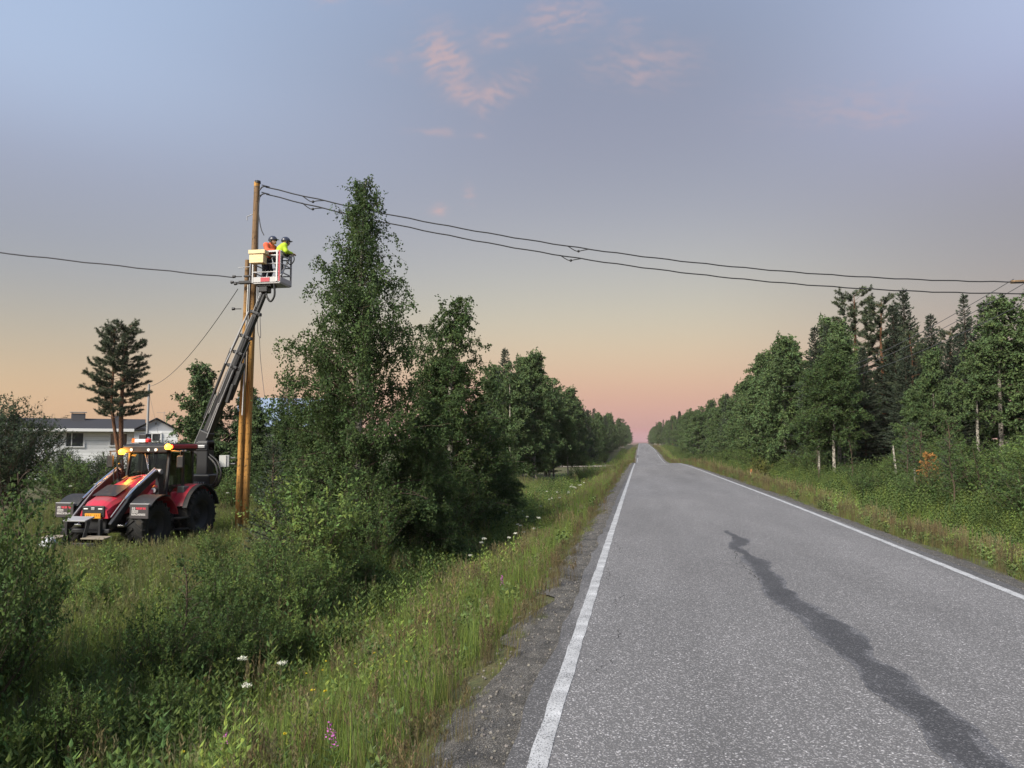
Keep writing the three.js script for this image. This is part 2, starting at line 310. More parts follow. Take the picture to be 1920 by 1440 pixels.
function patch(x0, x1, d0, d1, seed, name = 'asphalt_patch') {
  const g = strip(x0, x1, d0, d1, 0.005, { nx: 6, step: 0.3, edge: (d) => { const e = 0.5 - Math.min(d - d0, d1 - d) / Math.max(0.3, (d1 - d0) * 0.35); const t = Math.max(0, e) * (x1 - x0) * 0.35; return [t + (vnoise(d * 3, seed) - 0.5) * 0.1, -t + (vnoise(d * 3, seed + 9) - 0.5) * 0.1]; }, color: () => [1, 1, 1.02] });
  return put(name, g, bitumen, road);
}
patch(-1.0, -0.3, 84, 93.5, 4); patch(-0.8, -0.35, 169, 185, 6); patch(3.9, 4.5, 196, 204, 8); patch(0.4, 1.2, 260, 272, 12); patch(1.9, 2.6, 240, 250, 14); patch(-0.72, 4.4, 87.6, 88.5, 17);
// cracks: thin dark open joints
{
  const R = rng(5), dark = std({ color: lin(0.012, 0.012, 0.013), roughness: 1 });
  const crack = (x, d, ang, n, w) => {
    const pos = [], idx = []; let a = ang;
    for (let k = 0; k <= n; k++) { const ww = w * (0.4 + R()) * (k === 0 || k === n ? 0.1 : 1); pos.push(x - Math.cos(a) * ww, rise(d) + 0.002, -d + Math.sin(a) * ww, x + Math.cos(a) * ww, rise(d) + 0.002, -d - Math.sin(a) * ww); a = ang + (R() - 0.5) * 1.5; x += Math.sin(a) * 0.05; d += Math.cos(a) * 0.05; }
    for (let k = 0; k < n; k++) idx.push(k * 2, k * 2 + 1, k * 2 + 2, k * 2 + 1, k * 2 + 3, k * 2 + 2);
    const g = new THREE.BufferGeometry(); g.setAttribute('position', new THREE.Float32BufferAttribute(pos, 3)); g.setIndex(idx); g.computeVertexNormals();
    const c = put('crack', g, dark, road); return c;
  };
  for (const [x, d, a, n] of [[-0.28, 7.0, 0.2, 12], [-0.36, 6.0, 0.1, 10], [-0.25, 8.4, 0.1, 16], [-0.42, 10, 0.1, 22], [-0.3, 12.5, 0, 30]]) crack(x, d, a, n, 0.0032);
  crack(1.76, 6.4, -0.03, 150, 0.006); crack(1.82, 4.2, -0.01, 60, 0.005);
}
// shoulders of crushed stone
const gravelMap = (() => {
  const S = 1024, R = rng(8), c = new Float32Array(S * S).fill(0.25), h = new Float32Array(S * S), w = new Float32Array(S * S);
  for (let k = 0; k < 52000; k++) { const cx = R() * S, cy = R() * S, r = 1 + R() * R() * 5, v = 0.3 + R() * 0.3, t = R(); for (let y = -6; y <= 6; y++) for (let x = -6; x <= 6; x++) { const q = (x * x + y * y) / (r * r); if (q < 1) { const p = (((cy + y) | 0) + S) % S * S + (((cx + x) | 0) + S) % S; if (1 - q > h[p]) { h[p] = 1 - q; c[p] = v; w[p] = t; } } } }
  return { map: tex(S, S, (i, j) => { const v = c[j * S + i], t = w[j * S + i], d = 0.72 + 0.56 * fbm(i / 90, j / 90, 3); return [v * d * lerp(255, 250, t), v * d * lerp(242, 245, t), v * d * lerp(224, 243, t)]; }), bump: fieldTex(S, S, h) };
})();
const gravelMat = std({ map: gravelMap.map, bumpMap: gravelMap.bump, bumpScale: 0.012, roughness: 0.95 });
function sheet(x0, x1, d0, d1, nx, step, lift, edge) {
  const pos = [], uv = [], idx = []; let rows = 0;
  for (let d = d0; d <= d1; d += step * (d < 30 ? 1 : 3)) { const [e0, e1] = edge(d); for (let k = 0; k <= nx; k++) { const x = lerp(x0 + e0, x1 + e1, k / nx); pos.push(x, groundY(x, -d) + lift, -d); uv.push(x / 1.0, d / 1.0); } rows++; }
  for (let j = 0; j < rows - 1; j++) for (let k = 0; k < nx; k++) { const a = j * (nx + 1) + k, b = a + nx + 1; idx.push(a, a + 1, b, a + 1, b + 1, b); }
  const g = new THREE.BufferGeometry(); g.setAttribute('position', new THREE.Float32BufferAttribute(pos, 3)); g.setAttribute('uv', new THREE.Float32BufferAttribute(uv, 2)); g.setIndex(idx); g.computeVertexNormals(); return g;
}
tag(put('gravel_shoulder', sheet(-1.16, -0.72, -20, 240, 10, 0.22, 0.012, (d) => [(fbm(d * 0.9, 4, 3) - 0.5) * 0.75, 0]), gravelMat), 'strip of crushed grey gravel along the road on the tractor side', 'gravel', null, 'structure');
tag(put('gravel_shoulder', sheet(4.44, 5.0, -20, 240, 8, 0.22, 0.012, (d) => [0, (fbm(d * 0.9, 40, 3) - 0.5) * 0.6]), gravelMat), 'strip of crushed grey gravel along the road on the forest side', 'gravel', null, 'structure');
const sandMat = std({ map: gravelMap.map, bumpMap: gravelMap.bump, bumpScale: 0.008, roughness: 1, color: lin(1.6, 1.45, 1.3) });
{
  const pos = [], uv = [], idx = []; let n = 0;
  for (let x = -0.85; x > -34; x -= 0.5) { const bend = -Math.pow(Math.max(0, -x - 7) / 20, 2) * 6, w = 2.0 + 3.2 * Math.exp(-(-x - 0.8) / 1.6); for (let k = 0; k <= 6; k++) { const d = 88.5 + bend * -1 + lerp(-w, w, k / 6); pos.push(x, groundY(x, -d) + 0.03, -d); uv.push(x / 2, d / 2); } n++; }
  for (let j = 0; j < n - 1; j++) for (let k = 0; k < 6; k++) { const a = j * 7 + k, b = a + 7; idx.push(a, b, a + 1, a + 1, b, b + 1); }
  const g = new THREE.BufferGeometry(); g.setAttribute('position', new THREE.Float32BufferAttribute(pos, 3)); g.setAttribute('uv', new THREE.Float32BufferAttribute(uv, 2)); g.setIndex(idx); g.computeVertexNormals();
  tag(put('side_road', g, sandMat), 'pale gravel side road joining the main road beyond the birches', 'side road', null, 'structure');
}

// ---------------------------------------------------------------- trees and shrubs: builders
const leafMat = phys({ vertexColors: true, roughness: 0.9, transmission: 0.35, thickness: 0, specularIntensity: 0.35, side: THREE.DoubleSide });
const farLeafMat = std({ vertexColors: true, roughness: 0.8, side: THREE.DoubleSide });
const needleMat = std({ vertexColors: true, roughness: 0.85, side: THREE.DoubleSide });
const birchBark = (() => {
  const S = 512, R = rng(21), m = new Float32Array(S * S);
  for (let k = 0; k < 420; k++) { const cx = R() * S, cy = R() * S, w = 4 + R() * R() * 70, h = 1 + R() * 3.5; for (let y = -5; y <= 5; y++) for (let x = -75; x <= 75; x++) { const q = x * x / (w * w) + y * y / (h * h); if (q < 1) m[((cy + y + S) | 0) % S * S + ((cx + x + S) | 0) % S] = 1; } }
  for (let k = 0; k < 26; k++) { const cx = R() * S, cy = R() * S, r = 8 + R() * 26; for (let y = -40; y <= 40; y++) for (let x = -40; x <= 40; x++) if (Math.hypot(x, y * (0.8 + 0.5 * vnoise(x * 0.2, k))) < r * (0.6 + 0.7 * vnoise(x * 0.14 + k * 9, y * 0.14))) m[((cy + y + S) | 0) % S * S + ((cx + x + S) | 0) % S] = 1; }
  return tex(S, S, (i, j) => { const d = m[j * S + i], n = fbm(i / 40, j / 12, 3), v = d ? 46 + 26 * n : 168 + 50 * n; return [v, v * 0.965, v * (d ? 0.9 : 0.91)]; });
})();
const birchBarkMat = std({ color: lin(0.7, 0.69, 0.67), map: birchBark, bumpMap: birchBark, bumpScale: -0.006, roughness: 0.85 });
const roughBark = tex(256, 512, (i, j) => { const n = fbm(i / 9, j / 40, 4), g = vnoise(i / 4, j / 18), v = 40 + 120 * n * (0.5 + 0.6 * g); return [v * 1.04, v * 0.86, v * 0.7]; });
const pineBarkMat = std({ map: roughBark, bumpMap: roughBark, bumpScale: 0.02, roughness: 0.95, color: lin(1.2, 0.82, 0.6) });
const greyBarkMat = std({ map: roughBark, bumpMap: roughBark, bumpScale: 0.015, roughness: 0.95, color: lin(0.72, 0.74, 0.76) });
const GREEN = { birch: [0.056, 0.094, 0.027], birchFar: [0.056, 0.094, 0.027], spruce: [0.034, 0.051, 0.03], pine: [0.056, 0.076, 0.038], willow: [0.088, 0.138, 0.032], larch: [0.04, 0.066, 0.028] };

function limbPath(o, az, len, up, droop, R, n = 6) {   // a limb that leaves the trunk upwards and bends over
  const pts = [o.clone()], d = V(Math.cos(az) * Math.cos(up), Math.sin(up), Math.sin(az) * Math.cos(up)), p = o.clone();
  for (let k = 0; k < n; k++) { p.addScaledVector(d, len / n); pts.push(p.clone()); d.y -= droop / n; d.x += (R() - 0.5) * 0.22; d.z += (R() - 0.5) * 0.22; d.normalize(); }
  return pts;
}
function along(pts, t) { const f = clamp(t, 0, 0.999) * (pts.length - 1), k = Math.floor(f); return V().lerpVectors(pts[k], pts[k + 1], f - k); }
function dirAt(pts, t) { const k = Math.min(pts.length - 2, Math.floor(clamp(t, 0, 0.999) * (pts.length - 1))); return V().subVectors(pts[k + 1], pts[k]).normalize(); }
function tapered(r0, r1, n, pow = 1) { return Array.from({ length: n }, (_, k) => lerp(r0, r1, Math.pow(k / (n - 1), pow))); }

function birchGeo({ H = 9, base = 0.16, R0 = 0.11, seed = 1, limbs = 60, subs = 8, twigs = 4, leaves = 11, width = (t) => 2.2 * Math.pow(1 - t, 0.75), leaf = 0.062, hang = 0.55, col = GREEN.birch, lean = 0.15, upright = 0.9, stems = 1, dense = 1, packed = 0.92 }) {
  const R = rng(seed), L = new Leaves(), T = new MB(), B = new MB();
  for (let st = 0; st < stems; st++) {
    const bx = st ? (R() - 0.5) * 0.9 : 0, bz = st ? (R() - 0.5) * 0.9 : 0, hh = H * (st ? 0.72 + R() * 0.24 : 1), a0 = R() * 6.28;
    const trunk = []; for (let k = 0; k <= 14; k++) { const t = k / 14; trunk.push(V(bx * (1 + t) + Math.cos(a0) * lean * t * t * hh * 0.12 + (vnoise(t * 5 + seed, st) - 0.5) * 0.22 * t, t * hh, bz * (1 + t) + Math.sin(a0) * lean * t * t * hh * 0.12 + (vnoise(t * 5, st + seed) - 0.5) * 0.22 * t)); }
    T.tube(trunk, trunk.map((_, k) => R0 * (st ? 0.75 : 1) * Math.pow(1 - k / 14, 0.85) + 0.008), 9);
    for (let i = 0; i < limbs / stems; i++) {
      const t = base + (0.985 - base) * Math.pow((i + R() * 0.8) / (limbs / stems), packed), o = along(trunk, t), az = i * 2.4 + R() * 1.4;
      const tc = (t - base) / (1 - base), len = width(tc) * (0.62 + R() * 0.5) * (R() < 0.1 ? 1.18 : 1) + 0.12;
      const lp = limbPath(o, az, len, upright * (0.55 + 0.5 * tc) + R() * 0.25, 0.7 + R() * 0.5, R, 6);
      B.tube(lp, tapered(Math.max(0.008, R0 * 0.32 * (1 - t)), 0.004, 7), 4, false);
      const ns = Math.max(3, Math.round(subs * Math.min(1.9, len / 1.1)));
      for (let s = 0; s < ns; s++) {
        const u = 0.14 + 0.86 * (s + R()) / ns, so = along(lp, u), sd = dirAt(lp, u).multiplyScalar(0.7).add(unit(R).multiplyScalar(0.85)); sd.y += 0.12; sd.normalize();
        const sl = (0.18 + 0.34 * R()) * Math.min(1, 0.4 + len * 0.55), sp = limbPath(so, Math.atan2(sd.z, sd.x), sl, Math.asin(sd.y), 0.7, R, 3);
        if (s % 2) B.tube(sp, [0.005, 0.004, 0.003, 0.002], 3, false);
        const nt = Math.max(1, Math.round(twigs * (0.5 + R())));
        for (let w = 0; w < nt; w++) {
          const tp = along(sp, 0.3 + 0.7 * R()), td = unit(R).multiplyScalar(0.62); td.y -= hang * (0.4 + R()); td.normalize(); const tl = (0.14 + 0.34 * R()) * (0.6 + 0.6 * hang), shade = tint(col, R, 0.3, 0.12);
          const nl = Math.round(leaves * dense * (0.6 + 0.8 * R()));
          for (let q = 0; q < nl; q++) {
            const c = tp.clone().addScaledVector(td, tl * (q + R()) / nl).addScaledVector(unit(R), 0.035), ld = unit(R); ld.y -= 0.35; ld.normalize();
            L.leaf(c, ld, across(ld, R), leaf * (0.7 + 0.6 * R()), leaf * (0.55 + 0.3 * R()), tint(shade, R, 0.18, 0.06));
          }
        }
      }
    }
  }
  return { trunk: T.done(), branches: B.done(), crown: L.done() };
}
function spruceGeo({ H = 10, base = 0.06, R0 = 0.12, seed = 1, whorls = 34, per = 6, width = 1.7, col = GREEN.spruce, needle = 0.2, nw = 0.062, density = 1, droop = 0.45, bare = 0 }) {
  const R = rng(seed), L = new Leaves(), T = new MB();
  const trunk = []; for (let k = 0; k <= 8; k++) trunk.push(V((R() - 0.5) * 0.05, k / 8 * H, (R() - 0.5) * 0.05));
  T.tube(trunk, trunk.map((_, k) => R0 * (1 - k / 8) + 0.01), 7);
  const B = new MB();
  for (let w = 0; w < whorls; w++) {
    const t = base + (1 - base) * Math.pow(w / whorls, 0.9), y = t * H, gap = 0.72 + 0.5 * vnoise(w * 0.7, seed);
    const n = Math.max(3, Math.round(per * (1 - t * 0.35)));
    for (let b = 0; b < n; b++) {
      const az = (b + R() * 0.8) / n * 6.283 + w * 1.3, len = (width * Math.pow(1 - t, 0.82) * (0.7 + 0.5 * R()) * gap + 0.1);
      if (R() < bare) continue;
      const p = limbPath(V(0, y + R() * 0.12, 0), az, len, 0.25 + 0.5 * t - droop * (1 - t) * 0.8, 0.05 - (1 - t) * 0.25, R, 4);
      B.tube(p, tapered(0.018 * (1 - t) + 0.006, 0.003, 5), 3, false);
      const nt = Math.max(4, Math.round(len * 15 * density));
      for (let k = 0; k < nt; k++) {
        const u = 0.12 + 0.88 * (k + R()) / nt, c = along(p, u), d = dirAt(p, u), side = V(-d.z, 0, d.x).normalize().multiplyScalar(k % 2 ? 1 : -1);
        const td = d.clone().multiplyScalar(0.75).addScaledVector(side, 0.85).addScaledVector(V(0, 1, 0), -0.28 + 0.35 * R()).normalize(), tl = Math.max(0.12, len * 0.34 * (1.1 - u)) * (0.7 + 0.6 * R()), shade = tint(col, R, 0.28, 0.1);
        const q = Math.max(1, Math.round(tl / 0.06 * density));
        for (let s = 0; s < q; s++) { const nd = td.clone().addScaledVector(unit(R), 0.42).normalize(); L.leaf(c.clone().addScaledVector(td, tl * s / q), nd, across(nd, R), needle * (0.7 + 0.5 * R()), nw * (0.8 + 0.5 * R()), tint(shade, R, 0.15, 0.05), 0.5, 0.35); }
      }
      for (let s = 0; s < 4; s++) { const d = dirAt(p, 0.95).addScaledVector(unit(R), 0.3).normalize(); L.leaf(along(p, 0.9), d, across(d, R), needle * 1.1, nw, tint(col, R), 0.4); }
    }
  }
  for (let s = 0; s < 26; s++) { const y = H * (0.93 + 0.075 * R()), d = unit(R).multiplyScalar(0.6); d.y += 0.7; d.normalize(); L.leaf(V(0, y, 0), d, across(d, R), needle, nw * 0.8, tint(col, R)); }
  return { trunk: T.done(), branches: B.done(), crown: L.done() };
}
function pineGeo({ H = 10, base = 0.42, R0 = 0.15, seed = 1, limbs = 34, width = (t) => 1.9 * Math.sin(Math.PI * Math.min(1, 0.16 + t * 0.8)), col = GREEN.pine, clumps = 15, needles = 34, needle = 0.16, nw = 0.03, stems = 1, spread = 0.0, upright = 0.15 }) {
  const R = rng(seed), L = new Leaves(), T = new MB(), B = new MB();
  for (let st = 0; st < stems; st++) {
    const trunk = []; for (let k = 0; k <= 10; k++) { const t = k / 10; trunk.push(V(st * spread * smooth(0.1, 0.6, t) + (vnoise(t * 4 + seed, 1 + st) - 0.5) * 0.3 * t, t * H * (st ? 0.97 : 1), (vnoise(t * 4, seed + st) - 0.5) * 0.3 * t)); }
    T.tube(trunk, trunk.map((_, k) => R0 * (st ? 0.7 : 1) * Math.pow(1 - k / 10, 0.7) + 0.015), 9);
    for (let i = 0; i < limbs; i++) {
      const t = base + (0.985 - base) * (i + R() * 0.7) / limbs, tc = (t - base) / (1 - base), o = along(trunk, t), az = i * 2.4 + R() * 1.2, len = width(tc) * (0.6 + 0.55 * R()) + 0.15;
      const p = limbPath(o, az, len, upright + 0.4 * tc + (R() - 0.4) * 0.3, -0.2, R, 5);
      B.tube(p, tapered(Math.max(0.012, R0 * 0.3 * (1 - t)), 0.006, 6), 4, false);
      const nc = Math.max(3, Math.round(clumps * len / 1.4));
      for (let c = 0; c < nc; c++) {
        const u = 0.3 + 0.7 * (c + R()) / nc, q = along(p, u), sd = dirAt(p, u).addScaledVector(unit(R), 0.9); sd.y = Math.abs(sd.y) * 0.6 + 0.08; sd.normalize();
        const tl = 0.12 + 0.34 * R() * (1.1 - 0.5 * u), shade = tint(col, R, 0.26, 0.1), tip = q.clone().addScaledVector(sd, tl);
        if (c % 2) B.tube([q, tip], [0.006, 0.004], 3, false);
        for (let k = 0; k < needles; k++) { const f = R(), nd = unit(R).multiplyScalar(0.85).addScaledVector(sd, 0.75).normalize(); L.leaf(V().lerpVectors(q, tip, 0.25 + 0.75 * f), nd, across(nd, R), needle * (0.7 + 0.5 * R()), nw, tint(shade, R, 0.16, 0.05), 0.3, 0.3); }
      }
    }
  }
  return { trunk: T.done(), branches: B.done(), crown: L.done() };
}
function bushGeo({ H = 1.6, W = 1.0, seed = 1, stems = 22, shoots = 11, leaves = 16, leaf = 0.075, lw = 0.036, col = GREEN.willow, round = 0, lean = [0, 0] }) {
  const R = rng(seed), L = new Leaves(), T = new MB();
  for (let s = 0; s < stems; s++) {
    const az = R() * 6.283, sp = Math.pow(R(), 0.7), r0 = 0.12 * W, o = V(Math.cos(az) * r0 * R() * 2, 0, Math.sin(az) * r0 * R() * 2), hh = H * (round ? Math.sqrt(1 - 0.72 * sp * sp) : 1 - 0.35 * sp) * (0.78 + 0.3 * R());
    const end = V(Math.cos(az) * W * sp + lean[0], hh, Math.sin(az) * W * sp + lean[1]), mid = o.clone().lerp(end, 0.5).add(V((R() - 0.5) * 0.15, hh * 0.12, (R() - 0.5) * 0.15));
    const p = new THREE.QuadraticBezierCurve3(o, mid, end).getPoints(6);
    T.tube(p, tapered(0.012 * Math.sqrt(H), 0.003, 7), 4, false);
    for (let k = 0; k < shoots; k++) {
      const u = 0.16 + 0.84 * (k + R()) / shoots, q = along(p, u), d = unit(R).multiplyScalar(0.75).add(V(Math.cos(az) * 0.35, 0.75, Math.sin(az) * 0.35)).normalize(), l = (0.16 + 0.26 * R()) * Math.sqrt(H), shade = tint(col, R, 0.3, 0.14);
      L.stalk(q, q.clone().addScaledVector(d, l), 0.0025, [0.05, 0.05, 0.025]);
      for (let w = 0; w < leaves; w++) {
        const f = (w + 0.5) / leaves, c = q.clone().addScaledVector(d, l * f), ld = d.clone().multiplyScalar(0.55).addScaledVector(across(d, R), 0.9).normalize();
        L.leaf(c, ld, V().crossVectors(ld, d).normalize().addScaledVector(unit(R), 0.35).normalize(), leaf * (0.65 + 0.6 * R()), lw * (0.8 + 0.5 * R()), tint(shade, R, 0.2, 0.06), 0.25);
      }
    }
  }
  return { trunk: T.done(), crown: L.done() };
}
function plantTree(name, g, bark, leafM, label, cat, pos, turn, s, group, sy = s) {
  const o = thing(name, label, cat, pos, turn, group); put('trunk', g.trunk, bark, o); if (g.branches) put('branches', g.branches, bark === birchBarkMat ? greyBarkMat : bark, o); put('crown', g.crown, leafM, o); o.scale.set(s, sy, s); return o;
}
function grow(kind, x, z, H, label, group, turn, wide = 1, dy = 0) {           // a copy of one of the built trees, scaled to height H
  const k = kinds[kind]; if (!k.geo) k.geo = k.make();
  const s = H / k.H; return plantTree(k.name, k.geo, k.bark, k.leaf, label, k.cat, [x, groundY(x, z) - 0.05 + dy, z], turn, s * wide, group, s);
}
const slim = (w, p = 0.8) => (t) => w * Math.pow(1 - t, p) * smooth(-0.25, 0.16, t);
const kinds = {
  birchTall: { H: 9.2, name: 'birch_tree', cat: 'tree', bark: birchBarkMat, leaf: leafMat, make: () => birchGeo({ H: 9.2, base: 0.08, packed: 1.12, seed: 4, limbs: 132, subs: 10, twigs: 3.4, leaves: 14, R0: 0.12, width: (t) => t > 0.62 ? 1.06 * Math.pow(Math.max(0, (1 - t) / 0.38), 0.72) + 0.04 : lerp(2.1, 1.04, smooth(0.46, 0.68, t)), leaf: 0.062, hang: 0.95 }) },
  birchFull: { H: 7.5, name: 'birch_tree', cat: 'tree', bark: birchBarkMat, leaf: leafMat, make: () => birchGeo({ H: 7.5, base: 0.05, packed: 1.12, seed: 7, limbs: 124, subs: 10, twigs: 4, leaves: 14, width: (t) => 2.3 * Math.pow(1 - t, 0.62) * (1 - 0.12 * Math.sin(t * 14)), leaf: 0.074, stems: 2 }) },
  birchSlim: { H: 8, name: 'birch_tree', cat: 'tree', bark: birchBarkMat, leaf: leafMat, make: () => birchGeo({ H: 8, base: 0.27, seed: 13, limbs: 76, subs: 8, twigs: 4, leaves: 11, width: slim(1.8, 0.55), leaf: 0.1, hang: 0.7, R0: 0.085 }) },
  birchMid: { H: 9, name: 'birch_tree', cat: 'tree', bark: birchBarkMat, leaf: farLeafMat, make: () => birchGeo({ H: 9, base: 0.07, seed: 19, limbs: 84, subs: 9, twigs: 4, leaves: 9, width: slim(2.6, 0.6), leaf: 0.13, col: GREEN.birchFar }) },
  birchClump: { H: 9, name: 'birch_tree', cat: 'tree', bark: birchBarkMat, leaf: farLeafMat, make: () => birchGeo({ H: 9, base: 0.1, seed: 29, limbs: 84, subs: 8, twigs: 4, leaves: 9, width: slim(2.3, 0.55), leaf: 0.13, stems: 3, col: GREEN.birchFar, R0: 0.08 }) },
  birchBare: { H: 9, name: 'birch_tree', cat: 'tree', bark: birchBarkMat, leaf: farLeafMat, make: () => birchGeo({ H: 9, base: 0.42, seed: 37, limbs: 50, subs: 8, twigs: 4, leaves: 10, width: slim(1.8, 0.5), leaf: 0.115, R0: 0.12, col: GREEN.birchFar }) },
  spruce: { H: 11, name: 'spruce_tree', cat: 'tree', bark: greyBarkMat, leaf: needleMat, make: () => spruceGeo({ H: 11, seed: 3, whorls: 44, per: 8, width: 2.05, base: 0.05 }) },
  spruceThin: { H: 11, name: 'spruce_tree', cat: 'tree', bark: greyBarkMat, leaf: needleMat, make: () => spruceGeo({ H: 11, seed: 9, whorls: 44, per: 7, width: 1.45, base: 0.1, density: 0.9, bare: 0.12 }) },
  spruceYoung: { H: 3, name: 'spruce_tree', cat: 'tree', bark: greyBarkMat, leaf: needleMat, make: () => spruceGeo({ H: 3, seed: 15, whorls: 18, per: 7, width: 1.0, base: 0.03, R0: 0.035, needle: 0.1, nw: 0.03, droop: 0.1 }) },
  pine: { H: 11.5, name: 'pine_tree', cat: 'tree', bark: pineBarkMat, leaf: needleMat, make: () => pineGeo({ H: 11.5, seed: 5, base: 0.38, limbs: 52, nw: 0.036, width: (t) => 1.9 * Math.pow(Math.sin(Math.PI * Math.min(1, 0.18 + t * 0.74)), 0.8) }) },
  pineTwin: { H: 9.6, name: 'pine_tree', cat: 'tree', bark: pineBarkMat, leaf: needleMat, make: () => pineGeo({ H: 9.6, seed: 12, base: 0.44, limbs: 58, stems: 2, spread: -0.6, clumps: 20, needles: 44, nw: 0.02, needle: 0.14, upright: 0.1, R0: 0.16, width: (t) => (t < 0.12 ? 1.0 : 1.32) * Math.pow(Math.max(0.02, 1 - Math.pow(t, 4)), 0.5) }) },
  larch: { H: 6.5, name: 'conifer_tree', cat: 'tree', bark: greyBarkMat, leaf: needleMat, make: () => spruceGeo({ H: 6.5, seed: 33, whorls: 26, per: 6, width: 2.1, base: 0.08, col: GREEN.larch, droop: -0.3, density: 1.1, needle: 0.17, nw: 0.055, bare: 0.06 }) },
  willow: { H: 1.7, name: 'willow_bush', cat: 'bush', bark: greyBarkMat, leaf: leafMat, make: () => bushGeo({ H: 1.7, W: 1.05, seed: 2, stems: 30, shoots: 12, leaves: 13 }) },
  willowTall: { H: 2.6, name: 'willow_bush', cat: 'bush', bark: greyBarkMat, leaf: leafMat, make: () => bushGeo({ H: 2.6, W: 1.1, seed: 6, stems: 32, shoots: 14, leaves: 13, leaf: 0.08, lw: 0.04 }) },
  willowRound: { H: 4.4, name: 'willow_bush', cat: 'bush', bark: greyBarkMat, leaf: leafMat, make: () => bushGeo({ H: 4.4, W: 2.7, seed: 8, stems: 130, shoots: 14, leaves: 14, leaf: 0.12, lw: 0.055, round: 1, col: [0.04, 0.062, 0.028] }) },
  willowLit: { H: 2.35, name: 'willow_bush', cat: 'bush', bark: greyBarkMat, leaf: leafMat, make: () => bushGeo({ H: 2.35, W: 1.05, seed: 44, stems: 30, shoots: 14, leaves: 13, leaf: 0.078, lw: 0.038, col: [0.125, 0.185, 0.045] }) },  // willow green made paler: light on the leaves is put into the colour
  sapling: { H: 2.2, name: 'birch_sapling', cat: 'sapling', bark: greyBarkMat, leaf: leafMat, make: () => birchGeo({ H: 2.2, base: 0.2, seed: 51, limbs: 18, subs: 3, twigs: 2, leaves: 5, width: slim(0.45, 0.7), leaf: 0.05, R0: 0.014, hang: 0.2 }) },
  bushDense: { H: 1.9, name: 'leafy_bush', cat: 'bush', bark: greyBarkMat, leaf: leafMat, make: () => bushGeo({ H: 1.9, W: 1.35, seed: 61, stems: 42, shoots: 12, leaves: 12, leaf: 0.066, lw: 0.042, col: [0.07, 0.115, 0.028], round: 1 }) },
};

// ---------------------------------------------------------------- trees on the tractor's side of the road
const NEAR_SIDE = 'roadside trees on the tractor side', FAR_SIDE = 'forest trees on the side across from the tractor';
grow('birchTall', -6.88, -18.1, 9.6, 'tallest birch beside the power poles, crown narrowing to a loose tip', NEAR_SIDE, 0.6, 0.94);
grow('birchFull', -5.4, -19.4, 4.3, 'short leafy birch growing against the foot of the tallest birch', NEAR_SIDE, 2.1, 1.05);
grow('birchFull', -8.2, -19.6, 5.6, 'leafy birch close behind the tallest birch, on the side of the poles', NEAR_SIDE, 4.2, 0.95);
grow('birchFull', -6.3, -25.2, 7.8, 'broad birch with twin stems, next along the road after the tallest birch', NEAR_SIDE, 1.0, 1.1);
grow('birchFull', -5.5, -28.6, 4.0, 'lower leafy birch at the road end of the broad twin birch', NEAR_SIDE, 3.0, 1.15);
grow('birchClump', -7.4, -28.2, 5.4, 'birch clump behind the broad twin birch', NEAR_SIDE, 0.3, 0.8);
grow('birchFull', -5.9, -33, 2.8, 'small leafy birch at the edge of the ditch past the twin birch', NEAR_SIDE, 5.0, 1.2);
{
  const R = rng(77);
  for (const [kind, x, z, H, w] of [['birchMid', -7.4, -54, 9.2, 1], ['birchClump', -8.6, -51, 8.2, 1], ['birchMid', -7.8, -58, 9.6, 0.9], ['birchClump', -6.9, -62, 8.2, 1], ['birchMid', -9.8, -64, 10.2, 1], ['spruce', -10, -57, 9.8, 1], ['birchClump', -8.6, -70, 9.2, 1], ['spruce', -9.2, -76, 10, 0.9], ['birchMid', -11, -72, 10.4, 1], ['birchMid', -11.5, -60, 9, 1], ['birchClump', -13, -66, 9.5, 1.1]])
    grow(kind, x, z, H, kind === 'spruce' ? 'dark spruce among the roadside birches before the side road' : 'full roadside birch standing before the side road', NEAR_SIDE, R() * 6.28, w);
  grow('birchSlim', -5.6, -60.5, 5.2, 'small lone birch with a bare white stem in front of the tree row', NEAR_SIDE, 1.1, 1);
  for (let d = 96; d < 560; ) {
    for (const off of [0, 4.5, 10]) {
      const x = -8.6 - off - R() * 2.4 - (d > 300 ? -1.5 : 0), r = R(), kind = r < 0.4 ? 'birchMid' : r < 0.62 ? 'birchClump' : r < 0.82 ? 'spruce' : r < 0.92 ? 'spruceThin' : 'pine';
      if (off && d > 330) continue;
      const H = lerp(10.2, 11.6, smooth(120, 420, d)) * (0.82 + 0.32 * R());
      grow(kind, x, -(d + R() * 3), H, kinds[kind].name === 'birch_tree' ? 'roadside birch in the distant row beyond the side road' : 'dark conifer in the distant row beyond the side road', NEAR_SIDE, R() * 6.28, 1.05);
    }
    d += 3.6 + d * 0.017;
  }
}
// trees around the house and behind the crane
grow('pineTwin', -29.9, -40.7, 9.75, 'tall twin stemmed pine in front of the white house', 'trees by the house', 0.7, 1);
grow('birchMid', -20.3, -33.1, 6.6, 'rounded leafy tree behind the crane boom, its top beside the boom', 'trees behind the crane', 0.2, 1.1);
grow('birchMid', -18.7, -34.4, 5.6, 'lower rounded tree behind the power poles', 'trees behind the crane', 2.4, 1.0);
grow('larch', -17.2, -35.8, 6.0, 'dark spreading conifer behind the power poles', 'trees behind the crane', 1.4, 0.95);
grow('larch', -21.8, -36.5, 4.9, 'half hidden conifer between the crane and the house', 'trees behind the crane', 4.4, 1.1);
grow('birchClump', -16.9, -31.6, 5.0, 'birch clump behind the foot of the power poles', 'trees behind the crane', 0.4, 1.0);
grow('birchFull', -13.5, -27.5, 3.9, 'low leafy birch between the poles and the tallest birch', NEAR_SIDE, 0.9, 1.05);
grow('birchFull', -11.2, -25.6, 3.6, 'low leafy birch behind the tallest birch, facing the meadow', NEAR_SIDE, 3.6, 1.1);
